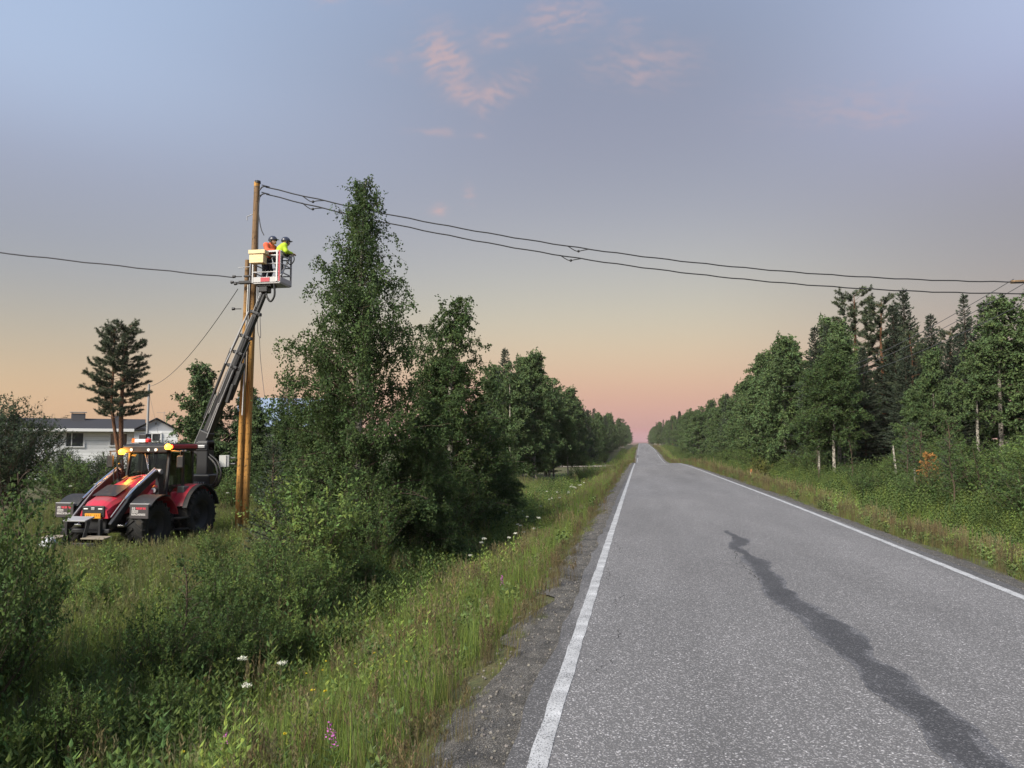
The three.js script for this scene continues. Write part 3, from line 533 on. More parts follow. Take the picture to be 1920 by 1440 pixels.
grow('birchFull', -15.3, -33, 4.4, 'low leafy birch far behind the power poles', NEAR_SIDE, 5.2, 1.15);
grow('willowRound', -28.4, -30.6, 4.6, 'big dark rounded bush standing beside the white house', 'bushes by the house', 0, 1.05);
grow('willowRound', -26.0, -32.5, 1.8, 'low dark rounded bush below the house windows', 'bushes by the house', 2, 1.15); grow('willowRound', -27.3, -36, 2.15, 'dark rounded bush close to the house wall, beside the pine stem', 'bushes by the house', 4, 1.1); grow('willowRound', -29.6, -35.7, 2.3, 'dark rounded bush joining the big one along the house wall', 'bushes by the house', 5, 1.1);
for (const [x, z, H, l] of [[-26.8, -37, 2.6, 'young spruce below the house window beside the dark bush'], [-25.2, -38.2, 2.9, 'young spruce below the house wall between the two windows'], [-22.6, -33.2, 3.0, 'young spruce just behind the tractor cab'], [-24.2, -34.8, 2.4, 'low young spruce behind the tractor bonnet']]) grow('spruceYoung', x, z, H, l, 'young spruces before the house', x, 1.25);

// ---------------------------------------------------------------- forest across the road
{
  const R = rng(101);
  const list = [['birchMid', 10.2, -57.5, 10, 1, 'broad birch at the forest edge before the treetops step down'], ['birchMid', 11.4, -61, 10.3, 1, 'birch close behind the broad forest edge birch'], ['birchSlim', 10.4, -44.3, 7.4, 1.15, 'pale green slender birch standing out from the forest edge'], ['birchSlim', 9.9, -45.6, 6.6, 1.1, 'second pale slender birch beside the first at the forest edge'], ['birchBare', 11.2, -46.5, 8.2, 1, 'birch with white lower stem behind the pale slender birches'],
    ['pine', 13.9, -53, 11.9, 1.1, 'tall pine with flat open top above the forest edge'], ['pine', 14.8, -50.5, 10.7, 1.05, 'pine just below the flat topped pine'], ['spruceThin', 12.9, -56, 10.2, 1, 'thin spruce beside the flat topped pine'], ['spruce', 16.5, -51.4, 11.4, 1, 'tallest pointed spruce of the forest edge'], ['spruce', 17.2, -49, 9.4, 1.0, 'pointed spruce stepping down beside the tallest one'], ['spruceThin', 17.6, -45.2, 9.8, 0.95, 'spire topped spruce between the tallest spruce and the tall birch'], ['spruceThin', 18.4, -47, 8.4, 0.9, 'lower thin spruce behind the spire topped spruce'],
    ['birchBare', 16.6, -39.2, 8.6, 1.05, 'tall birch with a long white stem at the forest edge'], ['birchMid', 18.0, -38, 8.7, 0.9, 'leafy birch behind the long white birch stem'], ['birchBare', 15.2, -38.2, 6.4, 1, 'leaning thin birch stem beside the long white birch'], ['birchBare', 17.6, -36.4, 8.2, 0.9, 'thin birch at the edge of the forest past the long white stem'], ['spruce', 16.2, -43.5, 7.2, 1.1, 'dark low spruce behind the leaning birch stem'], ['spruce', 14.6, -45.5, 7.2, 1.1, 'dark low spruce below the two pines'], ['pine', 15.6, -47.5, 8.3, 0.9, 'smaller pine with bare trunk inside the forest edge'], ['spruce', 13.0, -47.8, 7.4, 1.05, 'dark spruce behind the slender pale birches'], ['birchMid', 13.6, -41.5, 4.6, 1.0, 'young birch before the dark spruces'], ['spruceThin', 19.5, -42, 9.6, 1, 'thin spruce deep behind the tall white birch']];
  list.push(['spruce', 11.8, -54.5, 9.9, 1, 'dark spruce filling the edge before the flat topped pine'], ['birchMid', 12.4, -50, 9.4, 0.95, 'tall leafy birch below the flat topped pine'], ['birchMid', 13.4, -58, 11, 1, 'tall leafy birch behind the flat topped pine'], ['spruce', 15.2, -49.2, 10.2, 1, 'dense dark spruce between the two pines and the tallest spruce'], ['spruce', 18.2, -44.2, 9.2, 1.05, 'dense spruce next to the spire topped spruce'], ['spruce', 19.2, -40.5, 9.6, 1, 'dense spruce behind the tall white birch'], ['birchMid', 19.6, -37.6, 9.3, 0.9, 'full birch at the last edge of the forest'], ['birchMid', 15.0, -42.6, 6.6, 0.9, 'middling birch before the dark low spruces']);
  for (const [k, x, z, H, w, l] of list) grow(k, x, z, H * 0.99, l, FAR_SIDE, R() * 6.28, w);
  for (let k = 0; k < 34; k++) {                     // the dark wood behind the edge
    const D = 36 + R() * 34, x = 18.5 + R() * 15 + (D - 36) * 0.0; const kind = ['spruce', 'spruceThin', 'pine', 'birchMid'][Math.floor(R() * 3.6)];
    grow(kind, x, -D, 7.2 + R() * 2.4 + (x - 18) * 0.06, kinds[kind].name === 'birch_tree' ? 'birch standing deep inside the forest across the road' : 'dark conifer standing deep inside the forest across the road', FAR_SIDE, R() * 6.28, 1);
  }
  for (let d = 62; d < 620; ) {
    for (const off of [0, 4, 9]) {
      if (off && d > 360) continue;
      const x = 10.6 + off + R() * 2.4 - (d > 380 ? 2.4 : 0), r = R(), kind = r < 0.44 ? 'birchMid' : r < 0.62 ? 'birchClump' : r < 0.82 ? 'spruce' : r < 0.93 ? 'spruceThin' : 'pine';
      const H = table([[60, 9.2], [75, 9.6], [110, 9.4], [160, 10], [300, 10.6], [450, 11.2], [620, 11.2]], d)[0] * (0.84 + 0.3 * R());
      grow(kind, x, -(d + R() * 3), H, kinds[kind].name === 'birch_tree' ? 'birch in the receding forest row across the road' : 'dark conifer in the receding forest row across the road', FAR_SIDE, R() * 6.28, 1.05);
    }
    d += 3.8 + d * 0.016;
  }
}
// ---------------------------------------------------------------- bushes
const BUSH = 'bushes along the ditch';
for (const [k, x, z, H, l, w] of [
  ['bushDense', -6.15, -6.2, 1.75, 'big dark bush in the ditch, first in front of the tractor', 0.62], ['bushDense', -6.6, -7.2, 1.9, 'big dark bush behind the first ditch bush', 0.6], ['bushDense', -5.3, -5.3, 1.35, 'dense dark bush at the near end of the ditch', 0.65], ['sapling', -6.85, -7.6, 2.3, 'young birch sapling rising above the dark ditch bushes', 0.85], ['sapling', -7.25, -7.9, 2.1, 'second young sapling behind the first one', 0.85],
  ['willow', -4.6, -4.7, 0.85, 'low willow shoots at the foot of the dark ditch bush', 0.9], ['willow', -4.6, -6.4, 0.95, 'pale leaved low willow in the ditch', 0.85], ['bushDense', -5.0, -5.0, 1.3, 'dense broad leaved bush at the very near rim of the ditch', 0.7], ['bushDense', -5.75, -6.6, 1.7, 'dense broad leaved bush between the first two dark bushes', 0.7], ['willow', -4.3, -7.4, 0.85, 'distinct leafy willow before the white flowers', 0.9], ['willowLit', -4.5, -8.9, 1.0, 'pale leafy willow behind the white flowers', 0.85], ['willowLit', -4.4, -10.2, 1.0, 'pale leafy willow at the road edge of the ditch bushes', 0.85], ['bushDense', -5.0, -8.4, 1.05, 'dark low bush in the middle of the ditch', 0.9], ['bushDense', -4.75, -9.4, 1.2, 'dark leafy bush in the ditch beside the white flowers', 0.95], ['sapling', -4.85, -8.6, 1.75, 'thin dark sapling standing in the ditch', 1.0], ['willow', -5.3, -10.2, 1.05, 'willow bush on the meadow edge of the ditch', 1.0], ['willow', -4.6, -11, 1.25, 'willow bush with pale shoots past the dark ditch', 1.0], ['bushDense', -5.3, -11.6, 1.2, 'leafy bush between two willows by the ditch', 1.0],
  ['willowLit', -5.45, -13.4, 2.3, 'bright willow bush with upright shoots before the tallest birch', 1.12], ['willowLit', -4.9, -12.4, 1.35, 'rounded willow in front of the bright willow bush', 1.15], ['willow', -4.9, -14.6, 1.0, 'low willow at the foot of the tallest birch', 1.0], ['bushDense', -5.3, -16.2, 1.7, 'dark bush under the tallest birch', 1.0], ['bushDense', -5.9, -17, 2.1, 'dark bush against the stem of the tallest birch', 1.1], ['bushDense', -5.5, -21, 1.8, 'dark bush between the tallest and the twin birch', 1.2], ['willow', -4.7, -19.5, 0.9, 'small willow in the ditch before the twin birch', 1.1], ['bushDense', -5.4, -24, 1.9, 'dark bush below the twin birch', 1.2], ['bushDense', -5.4, -27, 1.6, 'dark bush in the ditch past the twin birch', 1.2], ['bushDense', -5.6, -31, 1.6, 'dark bush beside the small roadside birch', 1.2],
  ['willow', -8.4, -17.4, 1.1, 'low willow on the meadow by the tallest birch', 1.15], ['bushDense', -10.9, -24.6, 2.3, 'leafy bush behind the tallest birch towards the poles', 1.15], ['willow', -7.2, -12.4, 0.8, 'low willow on the meadow before the tractor', 1.1], ['willow', -8.6, -14.6, 0.8, 'small willow in the meadow grass before the poles', 1.1], ['willow', -6.2, -10.2, 0.7, 'low willow where the meadow meets the ditch', 1.0], ['willowLit', -7.9, -10.4, 0.75, 'pale low willow in the meadow grass before the tractor', 1.0], ['willowLit', -9.8, -13.2, 0.8, 'pale low willow close before the tractor wheels', 1.1], ['willowLit', -7.4, -14.4, 0.8, 'pale low willow in the meadow beside the young spruce', 1.1], ['willowTall', -10.2, -22.5, 1.9, 'willow bush beside the foot of the power poles', 1.2], ['spruceYoung', -7.6, -15.2, 2.6, 'thin young spruce beside the bright willow bush', 0.8],
  ['willowTall', -12.6, -30, 3.0, 'tall willow behind the power poles', 1.3], ['willowTall', -15.6, -27.6, 1.8, 'pale willow behind the tractor and crane', 1.3], ['willowTall', -19, -29.5, 2.2, 'willow at the far edge of the meadow', 1.3], ['bushDense', -23.5, -29, 2.2, 'leafy bush at the meadow edge before the house', 1.3]])
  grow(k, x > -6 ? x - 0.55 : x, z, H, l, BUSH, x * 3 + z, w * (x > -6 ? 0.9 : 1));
{
  const R = rng(303);
  const right = [[10.4, -24, 2.2], [9.6, -22.2, 1.7], [11.4, -25.4, 2.6], [12.6, -27.6, 2.9], [10.6, -27.4, 2.1], [12.0, -30.5, 2.5], [13.4, -32.2, 2.8], [11.2, -33.2, 2.0], [12.6, -35.6, 2.4], [10.4, -37, 1.8], [14.8, -33, 2.7], [13.6, -29, 2.6], [11.6, -39.5, 2.2], [10.2, -41, 1.5], [12.8, -42.5, 2.3], [9.8, -49, 2.2], [10.6, -52, 2.6], [9.6, -55, 2.0], [15.5, -35.5, 2.6]];
  right.forEach(([x, z, H], i) => grow(['willowTall', 'bushDense', 'willowLit'][i % 3], x + 0.5, z, H * (i < 5 ? 0.9 : 0.72), i < 5 ? 'dense leafy bush by the ditch across from the dark road smear' : 'leafy bush at the foot of the forest across the road', 'bushes at the forest foot', R() * 6, 1.2 + R() * 0.25));
  const mix = [['sapling', 9.4, -25.5, 2.4, 'thin sapling among the bushes by the ditch'], ['sapling', 10.6, -31.5, 2.7, 'thin sapling beside the orange dead spruce'], ['sapling', 11.2, -35.2, 3.0, 'taller thin sapling behind the dead spruce'], ['sapling', 9.9, -38.8, 2.4, 'thin sapling in the herbs below the forest'], ['sapling', 12.2, -33.4, 3.2, 'tall sapling before the leaning white stem'], ['sapling', 9.2, -42.6, 2.0, 'short sapling before the slender birches'], ['spruceYoung', 11.6, -31.8, 2.2, 'young spruce behind the dead orange one'], ['spruceYoung', 12.6, -38.6, 2.8, 'young spruce under the leaning birch'], ['bushDense', 9.4, -34.2, 1.2, 'low dark bush on the ditch bank'], ['bushDense', 9.8, -28.8, 1.3, 'low dark bush beside the dead orange spruce'], ['willowLit', 9.0, -40.4, 1.0, 'pale low willow on the ditch bank'], ['willowTall', 13.2, -36.8, 2.3, 'tall willow before the long white birch stem'], ['bushDense', 14.2, -37.6, 2.0, 'dark bush at the foot of the long white birch stem']];
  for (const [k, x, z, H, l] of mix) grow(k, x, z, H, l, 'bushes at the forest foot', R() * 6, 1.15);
  for (let d = 64; d < 200; d += 7) grow('willowTall', 8.9 + R() * 1.2, -d - R() * 3, 1.5 + R() * 1.2, 'roadside bush below the receding forest row across the road', 'bushes at the forest foot', R() * 6, 1.3);
  for (let d = 100; d < 190; d += 9) grow('willowTall', -7.2 - R() * 1.2, -d - R() * 3, 1.3 + R() * 1.2, 'roadside bush below the distant row beyond the side road', BUSH, R() * 6, 1.3);
}
{
  const o = thing('bush', 'lone yellowish bush on the verge beside the marker stake', 'bush', [7.0, groundY(7.0, -47.5), -47.5], 1, 'bushes at the forest foot'), g = bushGeo({ H: 1.5, W: 0.7, seed: 90, stems: 30, shoots: 12, leaves: 13, col: [0.12, 0.13, 0.03] }); put('trunk', g.trunk, greyBarkMat, o); put('crown', g.crown, leafMat, o);
  const d = thing('dead_spruce', 'small dead spruce with orange brown needles at the forest foot', 'tree', [10.3, groundY(10.3, -30), -30], 0.5), s = spruceGeo({ H: 1.7, seed: 71, whorls: 13, per: 6, width: 0.55, base: 0.28, R0: 0.025, needle: 0.09, nw: 0.026, col: [0.3, 0.14, 0.035], droop: 0.1 }); put('trunk', s.trunk, greyBarkMat, d); put('branches', s.branches, greyBarkMat, d); put('crown', s.crown, needleMat, d);
  for (const [x, z, h, a] of [[11.6, -37.8, 1.9, 0.08], [9.7, -44.8, 1.7, -0.03], [10.8, -33, 1.1, 0.03]]) { const st = put('birch_stump', new MB().tube([V(0, -0.1, 0), V(-a * h * 0.5, h * 0.5, 0), V(-a * h, h, 0)], [0.06, 0.05, 0.035], 8).done(), birchBarkMat); st.position.set(x, groundY(x, z), z); tag(st, h > 1.8 ? 'leaning bare white birch stem broken off by the forest' : h > 1.5 ? 'thick broken white birch stump below the slender birches' : 'short bare white stem beside the orange dead spruce', 'tree stump'); }
}

// ---------------------------------------------------------------- grass, herbs and gravel: what nobody could count
function tuftGeo(seed, { n = 40, h = 0.35, spread = 0.09, w = 0.006, col, lean = 0.5, heads = 0, headCol, segs = 3 }) {
  const R = rng(seed), L = new Leaves();
  for (let k = 0; k < n; k++) {
    const a = R() * 6.283, r = spread * Math.sqrt(R()), o = V(Math.cos(a) * r, -0.03, Math.sin(a) * r), d = V((R() - 0.5) * lean, 1, (R() - 0.5) * lean).normalize(), b = V((R() - 0.5), -0.55 * R(), (R() - 0.5)).multiplyScalar(0.9), l = h * (0.45 + 0.75 * R());
    L.blade(o, d, b, l, w * (0.7 + 0.7 * R()), tint(col[Math.floor(R() * col.length)], R, 0.25, 0.1), segs);
  }
  for (let k = 0; k < heads; k++) {
    const a = R() * 6.283, r = spread * Math.sqrt(R()), o = V(Math.cos(a) * r, 0, Math.sin(a) * r), l = h * (1.0 + 0.6 * R()), t = V((R() - 0.5) * 0.35 * l, l, (R() - 0.5) * 0.35 * l).add(o), c = tint(headCol, R, 0.25, 0.08);
    L.stalk(o, t, 0.0016, c);
    for (let q = 0; q < 9; q++) { const d = unit(R).multiplyScalar(0.5).add(V(0, 0.8, 0)).normalize(); L.leaf(V().lerpVectors(o, t, 0.78 + 0.22 * q / 9), d, across(d, R), 0.035, 0.009, tint(c, R, 0.2, 0.05)); }
  }
  return L.done();
}
function herbGeo(seed, { stems = 5, h = 0.5, leaves = 16, leaf = 0.09, lw = 0.022, col, spread = 0.12 }) {
  const R = rng(seed), L = new Leaves();
  for (let s = 0; s < stems; s++) {
    const o = V((R() - 0.5) * spread * 2, -0.02, (R() - 0.5) * spread * 2), t = o.clone().add(V((R() - 0.5) * 0.3 * h, h * (0.6 + 0.5 * R()), (R() - 0.5) * 0.3 * h)), c = tint(col, R, 0.25, 0.12);
    L.stalk(o, t, 0.003, [c[0] * 0.9, c[1] * 0.8, c[2]]);
    for (let k = 0; k < leaves; k++) { const f = 0.12 + 0.88 * k / leaves, a = k * 2.4, d = V(Math.cos(a), 0.35 + 0.5 * f, Math.sin(a)).normalize(); L.leaf(V().lerpVectors(o, t, f), d, V().crossVectors(d, V(0, 1, 0)).normalize(), leaf * (1.15 - 0.6 * f) * (0.8 + 0.4 * R()), lw * (0.8 + 0.4 * R()), tint(c, R, 0.2, 0.06), 0.3); }
  }
  return L.done();
}
const C = { fresh: [0.175, 0.24, 0.048], deep: [0.095, 0.15, 0.038], olive: [0.185, 0.195, 0.056], straw: [0.22, 0.185, 0.095], rust: [0.15, 0.12, 0.062], pale: [0.16, 0.19, 0.06], blue: [0.07, 0.1, 0.05] };
const bladeMat = phys({ vertexColors: true, roughness: 0.95, transmission: 0.45, thickness: 0, specularIntensity: 0.25, side: THREE.DoubleSide });
const cover = {
  lush_grass: { mat: bladeMat, geos: [1, 2, 3].map((s) => tuftGeo(s, { n: 46, h: 0.42, col: [C.fresh, C.fresh, C.deep, C.pale], w: 0.0065 })), label: 'lush green grass on the roadside slope and ditch' },
  short_grass: { mat: bladeMat, geos: [4, 5].map((s) => tuftGeo(s, { n: 44, h: 0.17, spread: 0.1, col: [C.olive, C.fresh, C.rust, C.deep], w: 0.0045, lean: 1 })), label: 'short sparse olive grass next to the gravel' },
  dry_grass: { mat: bladeMat, geos: [6, 7, 8].map((s) => tuftGeo(s, { n: 26, h: 0.34, col: [C.olive, C.pale, C.fresh], w: 0.0045, heads: 7, headCol: C.straw })), label: 'dry straw coloured seed grass on the verges' },
  red_grass: { mat: bladeMat, geos: [9, 10].map((s) => tuftGeo(s, { n: 14, h: 0.3, col: [C.olive, C.rust], w: 0.0035, heads: 15, headCol: C.rust })), label: 'thin reddish bent grass at the gravel edge' },
  leafy_herbs: { mat: leafMat, geos: [11, 12, 13].map((s) => herbGeo(s, { col: C.fresh, h: 0.5 })), label: 'leafy green herbs growing through the grass' },
  broad_herbs: { mat: leafMat, geos: [14, 15].map((s) => herbGeo(s, { stems: 6, h: 0.34, leaves: 9, leaf: 0.1, lw: 0.055, col: [0.13, 0.18, 0.05] })), label: 'broad leaved low herbs in the verge' },
  meadow_grass: { mat: bladeMat, geos: [16, 17].map((s) => tuftGeo(s, { n: 60, h: 0.3, spread: 0.28, col: [C.fresh, C.olive, C.pale, C.deep], w: 0.012, heads: 10, headCol: [0.17, 0.18, 0.075], segs: 2 })), label: 'tall meadow grass around the tractor' },
  ditch_fern: { mat: leafMat, geos: [18, 19].map((s) => herbGeo(s, { stems: 8, h: 0.55, leaves: 18, leaf: 0.1, lw: 0.03, col: C.deep, spread: 0.22 })), label: 'dark green herbs filling the ditch' },
};
const spots = Object.fromEntries(Object.keys(cover).map((k) => [k, []]));
{
  const R = rng(2024);
  const add = (k, x, z, s, tintK) => spots[k].push([x, z, s, tintK]);
  const blocked = (x, z) => Math.abs(-z - 88.5) < 3.2 && x < 0;
  // the slope from the gravel to the ditch
  const slope = (d0, d1, per, big) => {
    const n = Math.round((d1 - d0) * per);
    for (let k = 0; k < n; k++) {
      const z = -(d0 + (d1 - d0) * R()), u = R(), x = -0.98 - 4.67 * u + (fbm(z * 0.9, 4, 3) - 0.5) * 0.6; if (blocked(x, z)) continue;
      const e = -x - 1.05, patch = fbm(x * 0.8 + 11, z * 0.8, 3), p2 = fbm(x * 0.5 - 40, z * 0.5, 3), s = big * (0.75 + 0.6 * R()), r = R();
      if (e < 0.35) { if (r < 0.55 * smooth(-0.1, 0.3, e) + 0.16) add(r < 0.14 ? 'red_grass' : 'short_grass', x, z, s * (0.5 + 0.35 * R()), 1); }
      else if (e < 1.2) add(r < 0.42 ? 'short_grass' : r < 0.46 ? 'red_grass' : r < 0.53 ? 'dry_grass' : r < 0.92 ? 'lush_grass' : 'broad_herbs', x, z, s * (0.75 + 0.2 * e), 1);
      else if (e < 3.0) add(r < 0.04 + 0.22 * smooth(0.52, 0.66, patch) ? 'dry_grass' : r < 0.74 ? 'lush_grass' : r < 0.86 ? 'leafy_herbs' : r < 0.97 ? 'broad_herbs' : 'red_grass', x, z, s, 0.9 + 0.3 * p2);
      else add(r < 0.5 ? 'lush_grass' : r < 0.72 ? 'leafy_herbs' : r < 0.92 ? 'ditch_fern' : 'dry_grass', x, z, s * 1.1, 0.85 + 0.25 * p2);
    }
  };
  slope(1.5, 9, 330, 0.9); slope(9, 20, 200, 1.0); slope(20, 45, 90, 1.15); slope(45, 110, 34, 1.5); slope(110, 260, 14, 2.2);
  // the far bank and the meadow
  for (let k = 0; k < 15000; k++) {
    const q = Math.pow(R(), 0.8), d = 4 + 46 * q, x = -5.4 - (R() * 26) * (0.35 + 0.65 * q), z = -d, r = R(); if (blocked(x, z)) continue;
    add(x > -6.6 ? (r < 0.5 ? 'lush_grass' : r < 0.66 ? 'leafy_herbs' : r < 0.75 ? 'ditch_fern' : 'meadow_grass') : r < 0.62 ? 'meadow_grass' : r < 0.78 ? 'leafy_herbs' : r < 0.86 ? 'broad_herbs' : r < 0.95 ? 'lush_grass' : 'dry_grass', x, z, (0.7 + 0.4 * R()) * lerp(1, 1.35, q) * (x > -15.4 && x < -11.2 && z < -15.6 && z > -23.2 ? 0.6 : 1), 0.85 + 0.35 * fbm(x * 0.3, z * 0.3, 3));
  }
  // verge across the road
  const verge = (d0, d1, per, big) => {
    const n = Math.round((d1 - d0) * per);
    for (let k = 0; k < n; k++) {
      const z = -(d0 + (d1 - d0) * R()), u = R(), x = 4.85 + 5.4 * u + (fbm(z * 0.8, 44, 3) - 0.5) * 0.4, e = x - 4.85, r = R(), s = big * (0.75 + 0.5 * R());
      if (e < 0.3) { if (r < 0.5) add(r < 0.25 ? 'red_grass' : 'short_grass', x, z, s * 0.8, 1); }
      else if (e < 1.0) add(r < 0.4 ? 'short_grass' : r < 0.7 ? 'red_grass' : r < 0.86 ? 'dry_grass' : 'broad_herbs', x, z, s * 0.85, 1.05);
      else if (e < 2.8) add(r < 0.22 ? 'dry_grass' : r < 0.6 ? 'broad_herbs' : r < 0.85 ? 'lush_grass' : 'leafy_herbs', x, z, s * 0.95, 1.15);
      else add(r < 0.5 ? 'lush_grass' : r < 0.75 ? 'leafy_herbs' : 'ditch_fern', x, z, s * 1.15, 0.9);
    }
  };
  verge(7, 24, 130, 1.0); verge(24, 60, 60, 1.2); verge(60, 160, 22, 1.7); verge(160, 300, 10, 2.3);
  for (let k = 0; k < 2600; k++) { const x = 9.6 + R() * 14, z = -(20 + R() * 60); add(R() < 0.6 ? 'ditch_fern' : 'lush_grass', x, z, 1.2 + R() * 0.8, 0.85); }
  for (const [name, c] of Object.entries(cover)) {
    const list = spots[name], parts = c.geos.length, o = tag(thing(name, c.label, name.includes('herb') || name.includes('fern') ? 'herbs' : 'grass'), null, null, null, 'stuff');
    for (let v = 0; v < parts; v++) {
      const mine = list.filter((_, k) => k % parts === v), im = new THREE.InstancedMesh(c.geos[v], c.mat, mine.length), m = new THREE.Matrix4(), q = new THREE.Quaternion(), cc = new THREE.Color();
      mine.forEach(([x, z, s, t], k) => { q.setFromEuler(new THREE.Euler((R() - 0.5) * 0.2, R() * 6.283, (R() - 0.5) * 0.2)); m.compose(V(x, groundY(x, z), z), q, V(s, s * (0.8 + 0.4 * R()), s)); im.setMatrixAt(k, m); const j = t * (0.85 + 0.3 * R()); im.setColorAt(k, cc.setRGB(j * (0.92 + 0.16 * R()), j, j * 0.98)); });
      im.name = 'tufts'; im.userData.kind = 'stuff'; o.add(im);
    }
    console.log(name, list.length);
  }
  // loose stones on the shoulders
  const stone = new THREE.IcosahedronGeometry(1, 1), sp = stone.attributes.position; for (let k = 0; k < sp.count; k++) { const x = sp.getX(k), y = sp.getY(k), z = sp.getZ(k), f = 0.8 + 0.4 * vnoise(x * 2 + 7, y * 2 + z * 3); sp.setXYZ(k, x * f, y * f * 0.7, z * f); } stone.computeVertexNormals();
  const N = 5200, im = new THREE.InstancedMesh(stone, std({ color: lin(0.17, 0.16, 0.15), roughness: 0.95 }), N), m = new THREE.Matrix4(), q = new THREE.Quaternion(), cc = new THREE.Color();
  for (let k = 0; k < N; k++) { const left = R() < 0.72, d = 2.5 + Math.pow(R(), 1.8) * 26, x = left ? -0.72 - R() * (0.3 + 0.55 * R()) : 4.48 + R() * 0.5, s = 0.003 + 0.010 * Math.pow(R(), 3.6); q.setFromEuler(new THREE.Euler(R() * 6, R() * 6, R() * 6)); m.compose(V(x, groundY(x, -d) + 0.012 + s * 0.3, -d), q, V(s, s, s)); im.setMatrixAt(k, m); const j = 0.5 + 0.6 * R(); im.setColorAt(k, cc.setRGB(j, j * (0.94 + 0.06 * R()), j * (0.86 + 0.14 * R()))); }
  im.name = 'gravel'; scene.add(im); tag(im, 'loose grey pebbles scattered along the road shoulders', 'gravel', null, 'stuff');
}

// ---------------------------------------------------------------- tractor with loader, crane and work basket
// panels with dried mud and dust
const dirty = (base, dust, share) => tex(256, 256, (i, j) => { const n = fbm(i / 40, j / 40, 5), f = h2(i, j), m = smooth(share, share + 0.22, n + (f - 0.5) * 0.16) * 0.75 + (vnoise(i * 0.6, j * 0.6) > 0.93 ? 0.4 : 0); return base.map((v, q) => lerp(v, dust[q], Math.min(1, m))); });
const paintRed = phys({ map: dirty([172, 30, 52], [128, 74, 66], 0.5), roughness: 0.45, clearcoat: 0.35, clearcoatRoughness: 0.35 });
const blackPlastic = std({ map: dirty([26, 26, 28], [62, 58, 51], 0.58), roughness: 0.6 });
const blackSteel = std({ color: lin(0.012, 0.0125, 0.015), roughness: 0.5 });
const rubberMap = tex(256, 256, (i, j) => { const n = fbm(i / 24, j / 24, 4), m = smooth(0.5, 0.68, n), v = 20 + 9 * h2(i, j); return [v + 20 * m, v + 16 * m, v + 10 * m]; });
const rubber = std({ map: rubberMap, roughness: 0.9 });
const chrome = std({ color: lin(0.62, 0.63, 0.66), roughness: 0.22, metalness: 1 });
const greySteel = std({ color: lin(0.30, 0.30, 0.31), roughness: 0.5, metalness: 0.3 });
const aluminium = std({ color: lin(0.36, 0.355, 0.36), roughness: 0.42, metalness: 0.5 });
const cabGlass = phys({ color: lin(0.5, 0.54, 0.5), roughness: 0.03, transmission: 1, thickness: 0, ior: 1.5 });
const rimMat = std({ color: lin(0.02, 0.02, 0.021), roughness: 0.75 });
const lensMat = phys({ color: lin(0.8, 0.8, 0.78), roughness: 0.12, clearcoat: 1 });
const TX = -13.45, TZ = -20.75, TY = groundY(TX, -19.6) - 0.02;
const tractor = thing('tractor', 'red tractor with black front loader and a crane raising a work basket', 'tractor', [TX, TY, TZ], 0);

function tyreGeo(D, W, lugs, seed) {
  const m = new MB(), R0 = D / 2, rimR = R0 * 0.5, prof = [[rimR, -W * 0.36], [rimR + 0.05, -W * 0.46], [R0 * 0.78, -W * 0.52], [R0 * 0.9, -W * 0.47], [R0 * 0.945, -W * 0.36], [R0 * 0.955, 0], [R0 * 0.945, W * 0.36], [R0 * 0.9, W * 0.47], [R0 * 0.78, W * 0.52], [rimR + 0.05, W * 0.46], [rimR, W * 0.36]];
  const g = new THREE.LatheGeometry(prof.map(([r, y]) => new THREE.Vector2(r, y)), 40); g.rotateZ(-Math.PI / 2); m.geo(g);
  for (let k = 0; k < lugs; k++) for (const s of [-1, 1]) {
    const a = (k + (s > 0 ? 0.5 : 0)) / lugs * 6.2832, r = R0 * 0.965, b = a + 0.26;
    m.beam(V(s * 0.02, Math.cos(a) * r, Math.sin(a) * r), V(s * W * 0.48, Math.cos(b) * r * 0.965, Math.sin(b) * r * 0.965), 0.05, 0.055, 0.008, V(0, Math.cos(a), Math.sin(a)));
    m.beam(V(s * W * 0.475, Math.cos(b) * r * 0.965, Math.sin(b) * r * 0.965), V(s * W * 0.53, Math.cos(b) * r * 0.84, Math.sin(b) * r * 0.84), 0.045, 0.03, 0.006, V(s, 0, 0));
  }
  return m.done();
}
function rimGeo(D, W) {
  const R0 = D / 2 * 0.5, pr = [[0.0, 0.1], [0.12, 0.1], [0.13, 0.06], [R0 * 0.75, 0.02], [R0 * 0.82, 0.1], [R0 + 0.01, W * 0.36], [R0 + 0.045, W * 0.38]];
  const g = new THREE.LatheGeometry(pr.map(([r, y]) => new THREE.Vector2(Math.max(0.001, r), y)), 32); g.rotateZ(-Math.PI / 2); const m = new MB().geo(g);
  for (let k = 0; k < 8; k++) { const a = k / 8 * 6.283; m.cyl(V(0.05, Math.cos(a) * 0.1, Math.sin(a) * 0.1), V(0.125, Math.cos(a) * 0.1, Math.sin(a) * 0.1), 0.014, 0.014, 6); }
  return m.done();
}
{
  const rt = tyreGeo(1.52, 0.5, 22), ft = tyreGeo(1.34, 0.48, 20), rr = rimGeo(1.52, 0.5), fr = rimGeo(1.34, 0.48);
  for (const s of [1, -1]) for (const [z, d, tg, rg, x] of [[0.35, 1.52, rt, rr, 0.87], [2.45, 1.34, ft, fr, 0.92]]) {
    const w = new THREE.Group(); w.name = 'wheel'; w.position.set(s * x, d / 2 - 0.03, z); if (s < 0) w.rotation.y = Math.PI; tractor.add(w); put('tyre', tg, rubber, w); put('rim', rg, rimMat, w);
  }
}
const P = (name, mb, mat, parent = tractor) => put(name, mb.done(), mat, parent);
